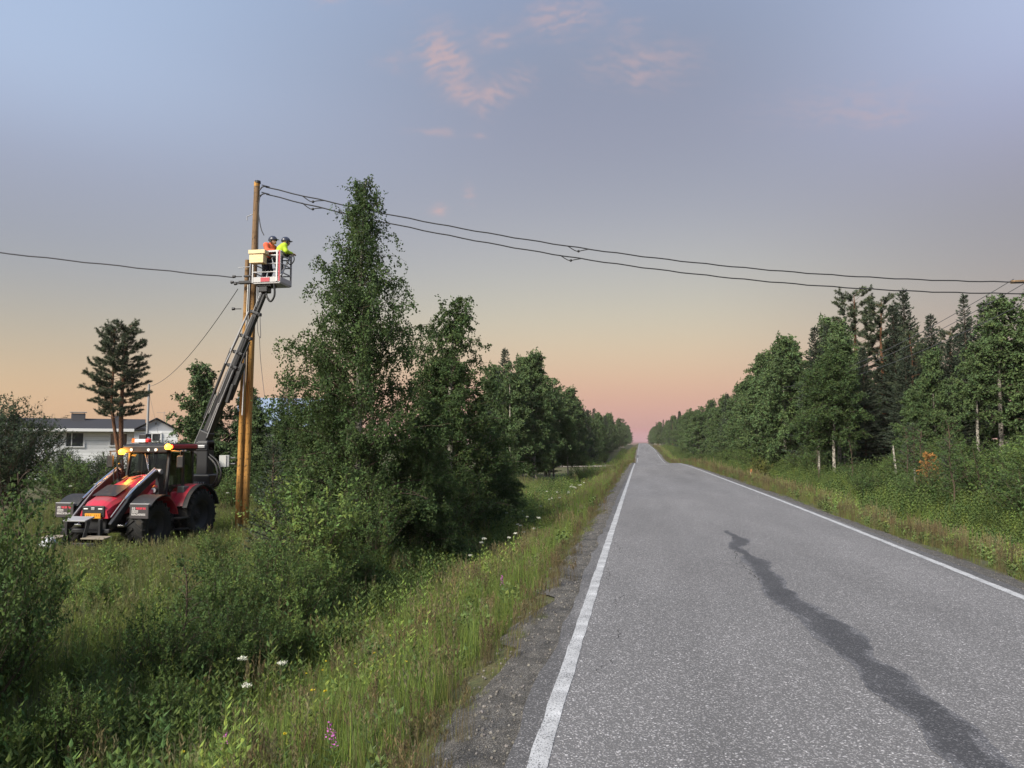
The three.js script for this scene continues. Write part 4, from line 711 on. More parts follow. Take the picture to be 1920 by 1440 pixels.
// chassis, axles, belly
P('chassis', new MB().box(0, 0.72, 1.1, 0.5, 0.5, 3.2, 0.04).box(0, 0.66, 2.45, 1.5, 0.18, 0.24, 0.04).box(0, 0.76, 0.35, 1.4, 0.3, 0.34, 0.05).box(0, 0.75, 3.0, 0.6, 0.42, 0.6, 0.03).box(0.52, 0.62, 1.25, 0.36, 0.5, 0.8, 0.04).box(-0.52, 0.62, 1.25, 0.36, 0.5, 0.8, 0.04), blackSteel);
// bonnet: a sloping lofted hood
function loft(sections, close = true) {                 // sections: [z, halfWidthTop, halfWidthBottom, yBottom, yTop, roundness]
  const pos = [], idx = [], N = 13;
  for (const [z, wt, wb, y0, y1, rd] of sections) for (let k = 0; k < N; k++) {
    const t = k / (N - 1), a = (t - 0.5) * 2, q = Math.abs(a); let x, y;
    if (q > 0.62) { const f = (q - 0.62) / 0.38; x = lerp(wt, wb, f); y = lerp(y1 - rd, y0, f); } else { const f = q / 0.62; x = wt * Math.pow(f, 0.9); y = y1 - rd * Math.pow(f, 3.2); }
    pos.push(Math.sign(a) * x, y, z);
  }
  for (let j = 0; j < sections.length - 1; j++) for (let k = 0; k < N - 1; k++) { const a = j * N + k, b = a + N; idx.push(a, a + 1, b, a + 1, b + 1, b); }
  for (const [j, f] of [[0, 0], [sections.length - 1, 1]]) for (let k = 1; k < N - 1; k++) f ? idx.push(j * N, j * N + k, j * N + k + 1) : idx.push(j * N, j * N + k + 1, j * N + k);
  const g = new THREE.BufferGeometry(); g.setAttribute('position', new THREE.Float32BufferAttribute(pos, 3)); g.setIndex(idx); g.setAttribute('uv', new THREE.Float32BufferAttribute(Array.from({ length: pos.length / 3 }, (_, n) => [pos[n * 3] * 0.7 + 0.5, pos[n * 3 + 2] * 0.7]).flat(), 2)); const q = g.toNonIndexed(); q.computeVertexNormals(); return q;
}
{
  const hood = put('bonnet', loft([[1.28, 0.42, 0.46, 1.12, 1.9, 0.14], [1.8, 0.42, 0.45, 1.08, 1.86, 0.14], [2.3, 0.41, 0.44, 1.02, 1.7, 0.13], [2.8, 0.4, 0.43, 0.96, 1.5, 0.12], [3.2, 0.38, 0.42, 0.92, 1.34, 0.11], [3.36, 0.34, 0.4, 0.9, 1.22, 0.12]]), paintRed, tractor);
  // black screen laid into the slope, air slots, grille, badge, plate
  put('bonnet_screen', new MB().geo(new RoundedBoxGeometry(0.66, 0.012, 0.62, 1, 0.005), new THREE.Matrix4().makeRotationX(0.40).setPosition(0, 1.555, 2.73)).done(), blackPlastic, hood);
  put('air_slot', new MB().box(-0.17, 1.845, 2.0, 0.07, 0.03, 0.3, 0.01, [0.24, 0.2, 0]).done(), blackPlastic, hood); put('air_slot', new MB().box(0.17, 1.845, 2.0, 0.07, 0.03, 0.3, 0.01, [0.24, -0.2, 0]).done(), blackPlastic, hood);
  P('grille', new MB().box(0, 1.07, 3.37, 0.62, 0.28, 0.05, 0.03).box(0, 0.99, 3.4, 0.56, 0.02, 0.02).box(0, 1.05, 3.4, 0.56, 0.02, 0.02), blackPlastic, hood);
  for (const x of [-0.2, 0.2]) P('headlight', new MB().box(x, 1.135, 3.395, 0.12, 0.03, 0.02), lensMat, hood);
  P('badge', new MB().box(0, 1.14, 3.4, 0.1, 0.07, 0.02), aluminium, hood);
  const plateMap = tex(256, 64, (i, j) => { const b = i < 4 || i > 251 || j < 4 || j > 59, cell = Math.floor((i - 14) / 33), u = (i - 14) % 33, ink = i > 14 && i < 245 && u > 5 && u < 27 && j > 14 && j < 50 && (u < 11 || (h2(cell, 3) > 0.4 && u > 21) || (j > 42) || (h2(cell, 9) > 0.5 && j > 28 && j < 35)) && cell !== 3; return ink || b ? [52, 40, 20] : [226, 152, 34]; });
  const plate = put('number_plate', new MB().box(0, 0, 0, 0.44, 0.13, 0.012, 0.004).done(), std({ color: lin(0.72, 0.32, 0.03), roughness: 0.5 }), tractor); plate.position.set(0.02, 0.965, 3.425);
  const face = put('plate_print', new THREE.PlaneGeometry(0.42, 0.11), std({ map: plateMap, roughness: 0.5 }), plate); face.position.z = 0.0085;
}
// cab
{
  const pillars = [[-0.64, 1.3], [0.64, 1.3], [-0.66, 0.62], [0.66, 0.62], [-0.62, 0.1], [0.62, 0.1]];
  P('cab_floor', new MB().box(0, 1.06, 0.68, 1.3, 0.14, 1.3, 0.03).box(0, 1.35, 1.25, 1.16, 0.5, 0.1, 0.02).box(0, 1.3, 0.08, 1.24, 0.5, 0.08, 0.02), blackPlastic);
  for (const [x, z] of pillars) P('cab_pillar', new MB().beam(V(x * 0.98, 1.1, z + (z > 1 ? 0.1 : 0)), V(x * 0.93, 2.56, z - (z > 1 ? 0.1 : 0)), 0.075, 0.09, 0.02), blackPlastic);
  P('windscreen', new MB().beam(V(0, 1.55, 1.34), V(0, 2.5, 1.22), 1.14, 0.008, 0.003, V(0, 0, 1)), cabGlass);
  for (const s of [-1, 1]) { P('side_window', new MB().beam(V(s * 0.65, 1.2, 0.96), V(s * 0.61, 2.5, 0.96), 0.56, 0.008, 0.003, V(s, 0, 0)), cabGlass); P('rear_side_window', new MB().beam(V(s * 0.65, 1.45, 0.36), V(s * 0.61, 2.5, 0.36), 0.4, 0.008, 0.003, V(s, 0, 0)), cabGlass); }
  P('rear_window', new MB().beam(V(0, 1.5, 0.06), V(0, 2.5, 0.08), 1.1, 0.008, 0.003, V(0, 0, 1)), cabGlass);
  const roof = P('cab_roof', new MB().prism([[0.0, 2.6], [1.36, 2.6], [1.42, 2.64], [1.3, 2.72], [1.0, 2.75], [0.2, 2.74], [-0.02, 2.69]], -0.68, 0.68, 'x'), blackPlastic); for (const s of [-1, 1]) P('roof_side', new MB().box(s * 0.7, 2.67, 0.66, 0.05, 0.11, 1.24, 0.02), paintRed, roof);
  P('roof_front', new MB().box(0, 2.6, 1.38, 1.36, 0.2, 0.14, 0.04), blackPlastic, roof); P('roof_edge', new MB().box(0, 2.57, 0.68, 1.36, 0.06, 1.3, 0.02), blackPlastic, roof);
  for (const x of [-0.4, 0.12, 0.34]) P('work_light', new MB().cyl(V(x, 2.585, 1.44), V(x, 2.585, 1.465), 0.042, 0.042, 14), lensMat, roof);
  for (const x of [0.55, 0.68]) P('work_light', new MB().box(0.71, 2.55, x * 1.2, 0.05, 0.05, 0.07), lensMat, roof);
  const bar = P('light_bar', new MB().box(-0.42, 2.83, 1.0, 0.34, 0.1, 0.16, 0.02), std({ color: lin(0.75, 0.72, 0.7), roughness: 0.35 }), roof);
  P('red_lens', new MB().box(-0.2, 2.84, 1.0, 0.1, 0.12, 0.15, 0.03), phys({ color: lin(0.55, 0.02, 0.03), roughness: 0.2, clearcoat: 1 }), bar);
  P('amber_lens', new MB().cyl(V(-0.66, 2.78, 1.0), V(-0.66, 2.9, 1.0), 0.06, 0.05, 14), phys({ color: lin(0.85, 0.2, 0.04), roughness: 0.2, clearcoat: 1 }), bar);
  // flashing amber beacons, lit
  for (const [x, y, z] of [[-0.68, 2.52, 1.47], [0.68, 2.66, 1.42]]) {
    const b = new THREE.Group(); b.name = 'beacon'; b.position.set(x, y, z); tractor.add(b);
    put('lamp', new THREE.SphereGeometry(0.09, 16, 12), std({ color: lin(0.9, 0.35, 0.05), emissive: lin(1, 0.33, 0.02), emissiveIntensity: 6, roughness: 0.4 }), b);
    put('lamp_base', new MB().cyl(V(0, -0.09, 0), V(0, -0.055, 0), 0.06, 0.06, 12).done(), blackPlastic, b);
    const l = new THREE.PointLight(lin(1, 0.36, 0.03), 5, 12, 2); l.castShadow = true; l.position.set(x * 1.0, 0, 0.0); l.position.set(0, 0, 0); l.shadow.radius = 3; b.add(l);
  }
  // seat, steering wheel, controls
  const seat = P('seat', new MB().box(0, 1.4, 0.5, 0.5, 0.14, 0.5, 0.05), blackPlastic); P('seat_back', new MB().box(0, 1.86, 0.26, 0.5, 0.86, 0.14, 0.06, [-0.12, 0, 0]).box(0, 2.32, 0.22, 0.28, 0.18, 0.1, 0.04), blackPlastic, seat);
  P('steering_column', new MB().beam(V(0, 1.3, 1.0), V(0, 1.78, 0.72), 0.1, 0.1, 0.02).geo(new THREE.TorusGeometry(0.2, 0.018, 8, 24), new THREE.Matrix4().makeRotationX(-1.05).setPosition(0, 1.8, 0.7)), blackPlastic);
  P('control_panel', new MB().box(0.42, 1.72, 0.8, 0.2, 0.26, 0.16, 0.02).box(0.4, 1.45, 0.3, 0.16, 0.1, 0.5, 0.02), std({ color: lin(0.12, 0.13, 0.14), roughness: 0.5 }));
  P('fuel_tank', new MB().box(0.60, 1.24, 1.05, 0.2, 0.36, 0.26, 0.04), paintRed); P('battery_box', new MB().box(0.78, 1.36, 0.8, 0.22, 0.42, 0.26, 0.03), std({ color: lin(0.1, 0.11, 0.11), roughness: 0.45 }));
  // mirrors and wipers
  for (const s of [-1, 1]) { const m = P('mirror', new MB().box(s * 1.06, 2.26, 1.42, 0.2, 0.34, 0.06, 0.03), blackPlastic); P('mirror_arm', new MB().beam(V(s * 0.66, 2.56, 1.34), V(s * 1.1, 2.54, 1.42), 0.04, 0.035, 0.01).beam(V(s * 1.06, 2.54, 1.42), V(s * 1.06, 2.42, 1.42), 0.025, 0.025), blackPlastic, m); }
  P('wiper', new MB().beam(V(-0.1, 2.48, 1.27), V(0.04, 2.05, 1.33), 0.02, 0.02).beam(V(-0.02, 2.44, 1.275), V(0.06, 2.0, 1.335), 0.012, 0.012), chrome);
  P('exhaust', new MB().tube([V(-0.55, 1.2, 1.5), V(-0.62, 1.5, 1.5), V(-0.64, 2.3, 1.5)], [0.05, 0.05, 0.045], 10), blackSteel);
}
// mudguards
function arcGuard(cx, w, zc, yc, r, a0, a1, th = 0.03) {
  const pos = [], idx = [], N = 18;
  for (let k = 0; k <= N; k++) { const a = lerp(a0, a1, k / N), c = Math.cos(a), s = Math.sin(a); for (const [dx, rr] of [[-w / 2, r], [w / 2, r], [w / 2, r - th], [-w / 2, r - th]]) pos.push(cx + dx, yc + s * rr, zc + c * rr); }
  for (let k = 0; k < N; k++) for (let q = 0; q < 4; q++) { const a = k * 4 + q, b = k * 4 + (q + 1) % 4; idx.push(a, b, a + 4, b, b + 4, a + 4); }
  for (const [o, f] of [[0, 0], [N * 4, 1]]) f ? idx.push(o, o + 1, o + 2, o, o + 2, o + 3) : idx.push(o, o + 2, o + 1, o, o + 3, o + 2);
  const g = new THREE.BufferGeometry(); g.setAttribute('position', new THREE.Float32BufferAttribute(pos, 3)); g.setAttribute('uv', new THREE.Float32BufferAttribute(Array.from({ length: pos.length / 3 }, (_, n) => [pos[n * 3], Math.floor(n / 4) * 0.06]).flat(), 2)); g.setIndex(idx); const q = g.toNonIndexed(); q.computeVertexNormals(); return q;
}
const flapMap = (() => {
  const c = document.createElement('canvas'); c.width = 256; c.height = 192; const x = c.getContext('2d'); x.fillStyle = '#3a3537'; x.fillRect(0, 0, 256, 192);
  x.fillStyle = '#c4c0be'; x.font = 'bold 40px sans-serif'; x.fillText('MACHINES', 20, 152, 200); x.font = 'bold 30px sans-serif'; x.fillText('HEAVY', 24, 116);
  x.fillRect(24, 82, 92, 7); x.fillRect(28, 40, 18, 6); x.fillRect(40, 40, 6, 16); x.fillRect(28, 52, 14, 6); x.fillRect(28, 52, 6, 18); x.fillRect(28, 64, 20, 6); x.fillRect(54, 40, 18, 6); x.fillRect(54, 40, 6, 30); x.fillRect(54, 64, 18, 6); x.fillRect(66, 52, 6, 16);
  x.fillStyle = '#cf2f45'; for (let k = 0; k < 6; k++) { const o = 84 + k * 24; x.fillRect(o, 40, 18, 7); x.fillRect(o + (k % 2 ? 0 : 11), 40, 7, 28); if (k % 3) x.fillRect(o, 61, 18, 7); x.fillRect(o, 51, 16, 6); }
  const t = new THREE.CanvasTexture(c); t.colorSpace = THREE.SRGBColorSpace; return t;
})();
for (const s of [1, -1]) {
  const f = put('front_mudguard', arcGuard(s * 1.02, 0.6, 2.45, 0.66, 0.78, 0.72, 1.9, 0.03), blackPlastic, tractor);
  put('red_panel', arcGuard(s * 0.98, 0.5, 2.45, 0.66, 0.785, 1.9, 2.85, 0.035), paintRed, f);
  P('flap', new MB().box(s * 1.05, 1.06, 3.08, 0.52, 0.36, 0.03, 0.01), std({ color: lin(0.05, 0.045, 0.047), roughness: 0.5 }), f);
  P('flap_edge', new MB().box(s * 1.05, 1.245, 3.06, 0.54, 0.02, 0.05, 0.008), greySteel, f);
  const print = put('flap_lettering', new THREE.PlaneGeometry(0.5, 0.345), std({ map: flapMap, roughness: 0.55 }), f); print.position.set(s * 1.05, 1.06, 3.0975);
  const r = put('rear_mudguard', arcGuard(s * 0.74, 0.52, 0.35, 0.74, 0.87, 0.35, 2.8, 0.035), paintRed, tractor); put('rubber_edge', arcGuard(s * 1.07, 0.14, 0.35, 0.74, 0.865, 0.3, 2.85, 0.04), blackPlastic, r);
  P('front_lamp', new MB().cyl(V(s * 0.72, 1.52, 1.95), V(s * 0.72, 1.52, 2.06), 0.085, 0.085, 14), blackPlastic); P('lamp_lens', new MB().cyl(V(s * 0.72, 1.52, 2.062), V(s * 0.72, 1.52, 2.075), 0.07, 0.07, 14), lensMat);
  P('step', new MB().box(s * 0.98, 0.72, 1.2, 0.3, 0.04, 0.42, 0.01).box(s * 0.98, 0.42, 1.2, 0.3, 0.04, 0.38, 0.01).box(s * 0.84, 0.6, 1.0, 0.02, 0.5, 0.03, 0.005), blackSteel);
}
// front loader: arms, cylinders, red struts, tool carrier
for (const s of [1, -1]) {
  const arm = P('loader_arm', new MB().beam(V(s * 0.58, 1.98, 1.72), V(s * 0.58, 1.42, 2.72), 0.1, 0.2, 0.02).beam(V(s * 0.58, 1.45, 2.66), V(s * 0.58, 0.72, 3.5), 0.1, 0.17, 0.02).box(s * 0.58, 1.55, 1.6, 0.14, 0.9, 0.2, 0.03), blackSteel);
  P('cylinder', new MB().cyl(V(s * 0.6, 2.04, 1.84), V(s * 0.6, 1.66, 2.56), 0.045, 0.045, 10).cyl(V(s * 0.6, 1.66, 2.56), V(s * 0.6, 1.36, 3.02), 0.026, 0.026, 8), chrome, arm);
  P('hydraulic_pipe', new MB().tube([V(s * 0.53, 2.1, 1.76), V(s * 0.53, 1.55, 2.72), V(s * 0.53, 0.94, 3.44)], 0.014, 6), greySteel, arm);
  P('red_strut', new MB().cyl(V(s * 0.68, 1.62, 1.9), V(s * 0.68, 0.98, 2.72), 0.055, 0.05, 12), paintRed, arm);
  P('strut_rod', new MB().cyl(V(s * 0.68, 0.98, 2.72), V(s * 0.66, 0.72, 3.06), 0.028, 0.028, 8).box(s * 0.6, 0.7, 3.12, 0.2, 0.06, 0.08, 0.01), chrome, arm);
  P('pivot', new MB().cyl(V(s * 0.5, 2.0, 1.7), V(s * 0.7, 2.0, 1.7), 0.07, 0.07, 12), greySteel, arm);
}
{
  const car = P('tool_carrier', new MB().box(0, 0.62, 3.6, 1.3, 0.1, 0.1, 0.02).box(0.45, 0.62, 3.7, 0.07, 0.6, 0.1, 0.015).box(-0.45, 0.62, 3.7, 0.07, 0.6, 0.1, 0.015).box(0, 0.3, 3.72, 1.2, 0.08, 0.08, 0.01), blackSteel);
  P('top_plate', new MB().box(-0.02, 0.93, 3.85, 0.6, 0.035, 0.34, 0.01, [0.22, 0, 0]), greySteel, car);
  P('step_plate', new MB().box(0.52, 0.5, 3.92, 0.62, 0.03, 0.3, 0.008, [0.1, 0, 0]), std({ color: lin(0.2, 0.17, 0.13), roughness: 0.7 }), car); P('step_plate', new MB().box(-0.62, 0.5, 3.92, 0.5, 0.03, 0.3, 0.008, [0.1, 0, 0]), std({ color: lin(0.2, 0.17, 0.13), roughness: 0.7 }), car);
  P('upright', new MB().beam(V(0.24, 0.5, 3.98), V(0.3, 0.92, 3.9), 0.05, 0.08, 0.01), blackSteel, car);
  P('hose', new MB().tube(new THREE.CatmullRomCurve3([V(-0.45, 1.95, 1.7), V(-0.4, 2.2, 1.9), V(-0.3, 2.15, 2.15), V(-0.3, 1.8, 2.1)]).getPoints(16), 0.018, 6).tube(new THREE.CatmullRomCurve3([V(-0.5, 1.95, 1.7), V(-0.46, 2.1, 1.95), V(-0.36, 2.02, 2.2), V(-0.34, 1.75, 2.2)]).getPoints(16), 0.018, 6), blackPlastic, car);
}
// crane: turning column behind the cab, nested telescopic boom, basket
{
  const A = V(0.16, 2.8, -1.2), E = V(2.05, 7.62, -1.35), dir = V().subVectors(E, A).normalize(), up = V(0, 0, 1), sideV = V().crossVectors(up, dir).normalize();
  const col = P('crane_column', new MB().box(0.02, 1.3, -1.1, 0.9, 0.6, 0.55, 0.05).box(0.22, 2.1, -1.2, 0.38, 1.5, 0.4, 0.05).box(0.24, 1.62, -1.15, 0.66, 0.4, 0.56, 0.06).box(0.02, 1.02, -0.8, 1.6, 0.16, 0.4, 0.03), blackSteel);
  P('column_cap', new MB().box(0.2, 2.66, -0.98, 0.3, 0.1, 0.1, 0.02), aluminium, col);
  P('hose_loop', new MB().tube(new THREE.CatmullRomCurve3([V(0.4, 1.5, -0.95), V(0.72, 1.52, -0.85), V(0.82, 1.8, -0.9), V(0.68, 2.12, -1.0), V(0.42, 2.35, -1.05)]).getPoints(20), 0.035, 7).tube(new THREE.CatmullRomCurve3([V(0.4, 1.42, -0.95), V(0.82, 1.5, -0.9), V(0.9, 1.85, -0.95), V(0.7, 2.22, -1.05), V(0.42, 2.42, -1.1)]).getPoints(20), 0.03, 7), blackPlastic, col);
  P('control_valves', new MB().box(0.42, 1.35, -0.75, 0.3, 0.16, 0.14, 0.02).cyl(V(0.34, 1.42, -0.7), V(0.34, 1.6, -0.66), 0.012, 0.012, 6).cyl(V(0.42, 1.42, -0.7), V(0.42, 1.6, -0.66), 0.012, 0.012, 6).cyl(V(0.5, 1.42, -0.7), V(0.5, 1.6, -0.66), 0.012, 0.012, 6), greySteel, col);
  const leg = P('outrigger_leg', new MB().box(-1.5, 2.5, -0.7, 0.26, 1.1, 0.26, 0.04).box(-0.9, 2.2, -1.0, 1.2, 0.2, 0.2, 0.03), blackSteel); P('cylinder', new MB().cyl(V(-1.3, 2.95, -0.56), V(-1.14, 2.3, -0.56), 0.04, 0.04, 10), chrome, leg);
  const at = (t, side = 0, fwd = 0) => A.clone().addScaledVector(dir, t).addScaledVector(sideV, side).addScaledVector(up, fwd);
  const L = E.distanceTo(A);
  const boom = P('crane_boom', new MB().beam(at(-0.3), at(2.5), 0.25, 0.27, 0.04, up), blackSteel);
  P('boom_heel', new MB().beam(at(-0.42, 0.02), at(0.35, 0.02), 0.36, 0.36, 0.05, up).box(0.2, 2.66, -1.2, 0.42, 0.3, 0.44, 0.05), blackSteel, boom);
  P('boom_section', new MB().beam(at(2.3), at(3.5), 0.2, 0.22, 0.03, up), blackSteel, boom); P('boom_section', new MB().beam(at(3.4), at(4.3), 0.165, 0.18, 0.03, up), blackSteel, boom); P('boom_section', new MB().beam(at(4.2), at(L), 0.13, 0.15, 0.02, up), blackSteel, boom);
  for (const [t, w] of [[2.45, 0.33], [2.9, 0.3], [3.45, 0.28], [4.25, 0.25]]) P('boom_collar', new MB().beam(at(t), at(t + 0.09), w, w, 0.02, up).box(...at(t + 0.04, w * 0.55, 0.04).toArray(), 0.08, 0.1, 0.14, 0.01).box(...at(t + 0.04, -w * 0.55, 0.04).toArray(), 0.08, 0.1, 0.14, 0.01), blackSteel, boom);
  P('lift_cylinder', new MB().cyl(at(0.7, 0.22, 0.12), at(2.5, 0.27, 0.1), 0.042, 0.042, 10).cyl(at(1.0, 0.31, 0.0), at(3.0, 0.33, 0.0), 0.042, 0.042, 10), blackSteel, boom); P('cylinder_rod', new MB().cyl(at(2.5, 0.27, 0.1), at(3.45, 0.22, 0.08), 0.026, 0.026, 8).cyl(at(3.0, 0.33, 0), at(4.25, 0.25, 0), 0.026, 0.026, 8).cyl(at(2.9, 0.24, 0.14), at(4.25, 0.2, 0.12), 0.03, 0.03, 8), greySteel, boom);
  P('jib_fold', new MB().beam(at(1.5, -0.25), at(2.7, -0.22), 0.14, 0.18, 0.02, up).beam(at(1.4, -0.28, 0.1), at(2.0, -0.24, 0.1), 0.1, 0.14, 0.02, up).cyl(at(2.7, -0.2, 0.1), at(3.4, -0.2, 0.08), 0.03, 0.03, 8), blackSteel, boom);
  P('boom_edge', new MB().beam(at(-0.38, 0.19, 0.17), at(1.5, 0.16, 0.16), 0.015, 0.03, 0.005, up).beam(at(0.4, -0.06, 0.19), at(1.3, -0.06, 0.19), 0.02, 0.02, 0.005, up).beam(at(0.9, 0.1, 0.2), at(2.3, 0.1, 0.2), 0.02, 0.02, 0.005, up), aluminium, boom);
  P('boom_pipe', new MB().tube([at(0.2, -0.15, 0.21), at(1.2, -0.12, 0.22), at(2.4, -0.1, 0.2)], 0.014, 6).tube([at(1.6, 0.02, 0.21), at(2.5, 0.03, 0.21), at(4.2, 0.03, 0.15)], 0.014, 6).tube([at(4.3, 0.06, 0.12), at(L, 0.06, 0.12)], 0.016, 6), greySteel, boom);
  P('drag_hose', new MB().tube(new THREE.CatmullRomCurve3([at(L - 0.2, -0.12, 0.12), V(E.x + 0.1, E.y - 0.35, E.z + 0.2), V(E.x + 0.22, E.y - 0.5, E.z + 0.2), V(E.x + 0.34, E.y - 0.34, E.z + 0.2), V(E.x + 0.32, E.y + 0.12, E.z + 0.2)]).getPoints(24), 0.032, 7), blackPlastic, boom);
  // basket
  const x0 = 1.68, x1 = 2.58, z0 = -1.12, z1 = -1.86, y0 = 7.70, y1 = 8.68;
  const basket = P('work_basket', new MB().box((x0 + x1) / 2, y0, (z0 + z1) / 2, x1 - x0, 0.05, z0 - z1, 0.01), aluminium); basket.userData.label = 'aluminium work basket at the end of the crane boom';
  for (const x of [x0, x1]) for (const z of [z0, z1]) P('corner_post', new MB().beam(V(x, y0, z), V(x, y1, z), 0.05, 0.05, 0.008, V(0, 0, 1)), aluminium, basket);
  for (const y of [y0 + 0.34, y0 + 0.6, y0 + 0.86, y1]) { const w = y === y1 ? 0.05 : 0.035; for (const z of [z0, z1]) P('rail', new MB().beam(V(x0, y, z), V(x1, y, z), w, w, 0.006), aluminium, basket); for (const x of [x0, x1]) P('rail', new MB().beam(V(x, y, z0), V(x, y, z1), w, w, 0.006), aluminium, basket); }
  P('toe_board', new MB().box((x0 + x1) / 2, y0 + 0.1, z0 + 0.01, x1 - x0, 0.16, 0.015, 0.004), aluminium, basket); P('toe_board', new MB().box(x1 + 0.01, y0 + 0.1, (z0 + z1) / 2, 0.015, 0.16, z0 - z1, 0.004), aluminium, basket); P('toe_board', new MB().box((x0 + x1) / 2, y0 + 0.1, z1 - 0.01, x1 - x0, 0.16, 0.015, 0.004), aluminium, basket);
  const stripe = std({ color: lin(0.42, 0.05, 0.07), roughness: 0.6 }); P('warning_stripe', new MB().box(x1 - 0.02, y0 + 0.52, z0 + 0.034, 0.05, 0.96, 0.01, 0.003), stripe, basket); P('warning_stripe', new MB().box(x1 - 0.1, y0 + 0.52, z0 + 0.034, 0.05, 0.96, 0.01, 0.003), std({ color: lin(0.62, 0.6, 0.6), roughness: 0.6 }), basket); P('warning_panel', new MB().box(x0 + 0.42, y0 + 0.1, z0 + 0.022, 0.3, 0.13, 0.008, 0.002), stripe, basket);
  P('side_brace', new MB().beam(V(x1 + 0.02, y0 + 0.2, z0 + 0.03), V(x1 + 0.02, y1 - 0.06, z1 + 0.1), 0.06, 0.04, 0.01), aluminium, basket);
  P('mounting_head', new MB().box(x0 + 0.34, y0 - 0.02, z0 - 0.25, 0.5, 0.16, 0.4, 0.03).box(x0 + 0.3, y0 - 0.16, z0 - 0.22, 0.3, 0.22, 0.3, 0.03), blackSteel, basket);
  P('control_box', new MB().box(x1 - 0.05, y1 + 0.03, z1 + 0.34, 0.2, 0.12, 0.2, 0.02).box(x0 + 0.6, y1 + 0.01, z1 + 0.1, 0.4, 0.08, 0.16, 0.02), blackPlastic, basket);
  P('basket_hose', new MB().tube(new THREE.CatmullRomCurve3([V(x1 + 0.04, y1 - 0.05, z1 + 0.34), V(x1 + 0.2, y1 - 0.02, z1 + 0.34), V(x1 + 0.26, y1 - 0.2, z1 + 0.34), V(x1 + 0.14, y1 - 0.34, z1 + 0.34), V(x1 + 0.02, y1 - 0.24, z1 + 0.36)]).getPoints(20), 0.018, 6), blackPlastic, basket);
}
{ // a wooden box hooked on the basket, a jacket behind the cab window, a rag in the grass
  const wood = std({ map: tex(256, 128, (i, j) => { const n = fbm(i / 60, j / 7, 4); return [lerp(205, 232, n), lerp(182, 214, n), lerp(138, 172, n)]; }), roughness: 0.7 });
  const b = thing('wooden_box', 'cream wooden tool box with a lid hooked on the basket rail', 'box', [TX + 1.93, TY + 8.36, TZ - 0.95]);
  P('box_body', new MB().box(0.0, 0.05, 0, 0.46, 0.28, 0.24, 0.008), wood, b); P('lid', new MB().box(0.02, 0.25, 0.01, 0.54, 0.12, 0.28, 0.008), wood, b);
  const hv = std({ color: lin(0.42, 0.62, 0.03), roughness: 0.85 });
  const j = thing('safety_vest', 'lime safety vest hanging inside the tractor cab window', 'vest', [TX + 0.52, TY + 1.72, TZ + 0.34]); P('vest_body', new MB().box(0, 0.26, 0, 0.06, 0.34, 0.2, 0.03).box(0.01, 0.05, 0.02, 0.05, 0.22, 0.1, 0.03), hv, j); P('dark_lining', new MB().box(0.012, 0.04, 0.09, 0.05, 0.3, 0.06, 0.02), blackPlastic, j);
  const rg = rng(9), rag = new THREE.IcosahedronGeometry(0.15, 3), p = rag.attributes.position; for (let k = 0; k < p.count; k++) { const x = p.getX(k), y = p.getY(k), z = p.getZ(k), f = 0.6 + 0.8 * vnoise(x * 16 + 30, y * 16 + z * 9 + 30); p.setXYZ(k, x * f * 1.25, y * f * 0.9, z * f); } rag.computeVertexNormals();
  const o = put('bag', rag, std({ color: lin(0.4, 0.41, 0.45), roughness: 0.6 })); o.position.set(-13.75, TY + 0.42, -16.3); tag(o, 'crumpled whitish bag lying before the tractor loader', 'bag');
}

// ---------------------------------------------------------------- people in the basket
const capsule = (p, a, b, ra, rb) => { const ab = V().subVectors(b, a), t = clamp(V().subVectors(p, a).dot(ab) / ab.lengthSq(), 0, 1); return p.distanceTo(a.clone().addScaledVector(ab, t)) - lerp(ra, rb, t); };
function mesher(bones, lo, size, res, k = 0.04) {       // one smooth surface round tapered bones
  const mc = new MarchingCubes(res, new THREE.MeshBasicMaterial(), false, false, 90000); mc.isolation = 0;
  const half = size / 2, c = V(lo.x + half, lo.y + half, lo.z + half), p = V();
  for (let z = 0; z < res; z++) for (let y = 0; y < res; y++) for (let x = 0; x < res; x++) {
    p.set(c.x + (x - res / 2) / (res / 2) * half, c.y + (y - res / 2) / (res / 2) * half, c.z + (z - res / 2) / (res / 2) * half); let d = 1e3;
    for (const [a, b, ra, rb] of bones) { const e = capsule(p, a, b, ra, rb), h = Math.max(k - Math.abs(d - e), 0) / k; d = Math.min(d, e) - h * h * k * 0.25; }
    mc.field[z * res * res + y * res + x] = -d;
  }
  mc.update(); const n = mc.count, pos = mc.positionArray.slice(0, n * 3), nor = mc.normalArray.slice(0, n * 3);
  for (let i = 0; i < n; i++) { pos[i * 3] = pos[i * 3] * half + c.x; pos[i * 3 + 1] = pos[i * 3 + 1] * half + c.y; pos[i * 3 + 2] = pos[i * 3 + 2] * half + c.z; }
  const g = new THREE.BufferGeometry(); g.setAttribute('position', new THREE.BufferAttribute(new Float32Array(pos), 3)); g.setAttribute('normal', new THREE.BufferAttribute(new Float32Array(nor), 3)); return g;
}
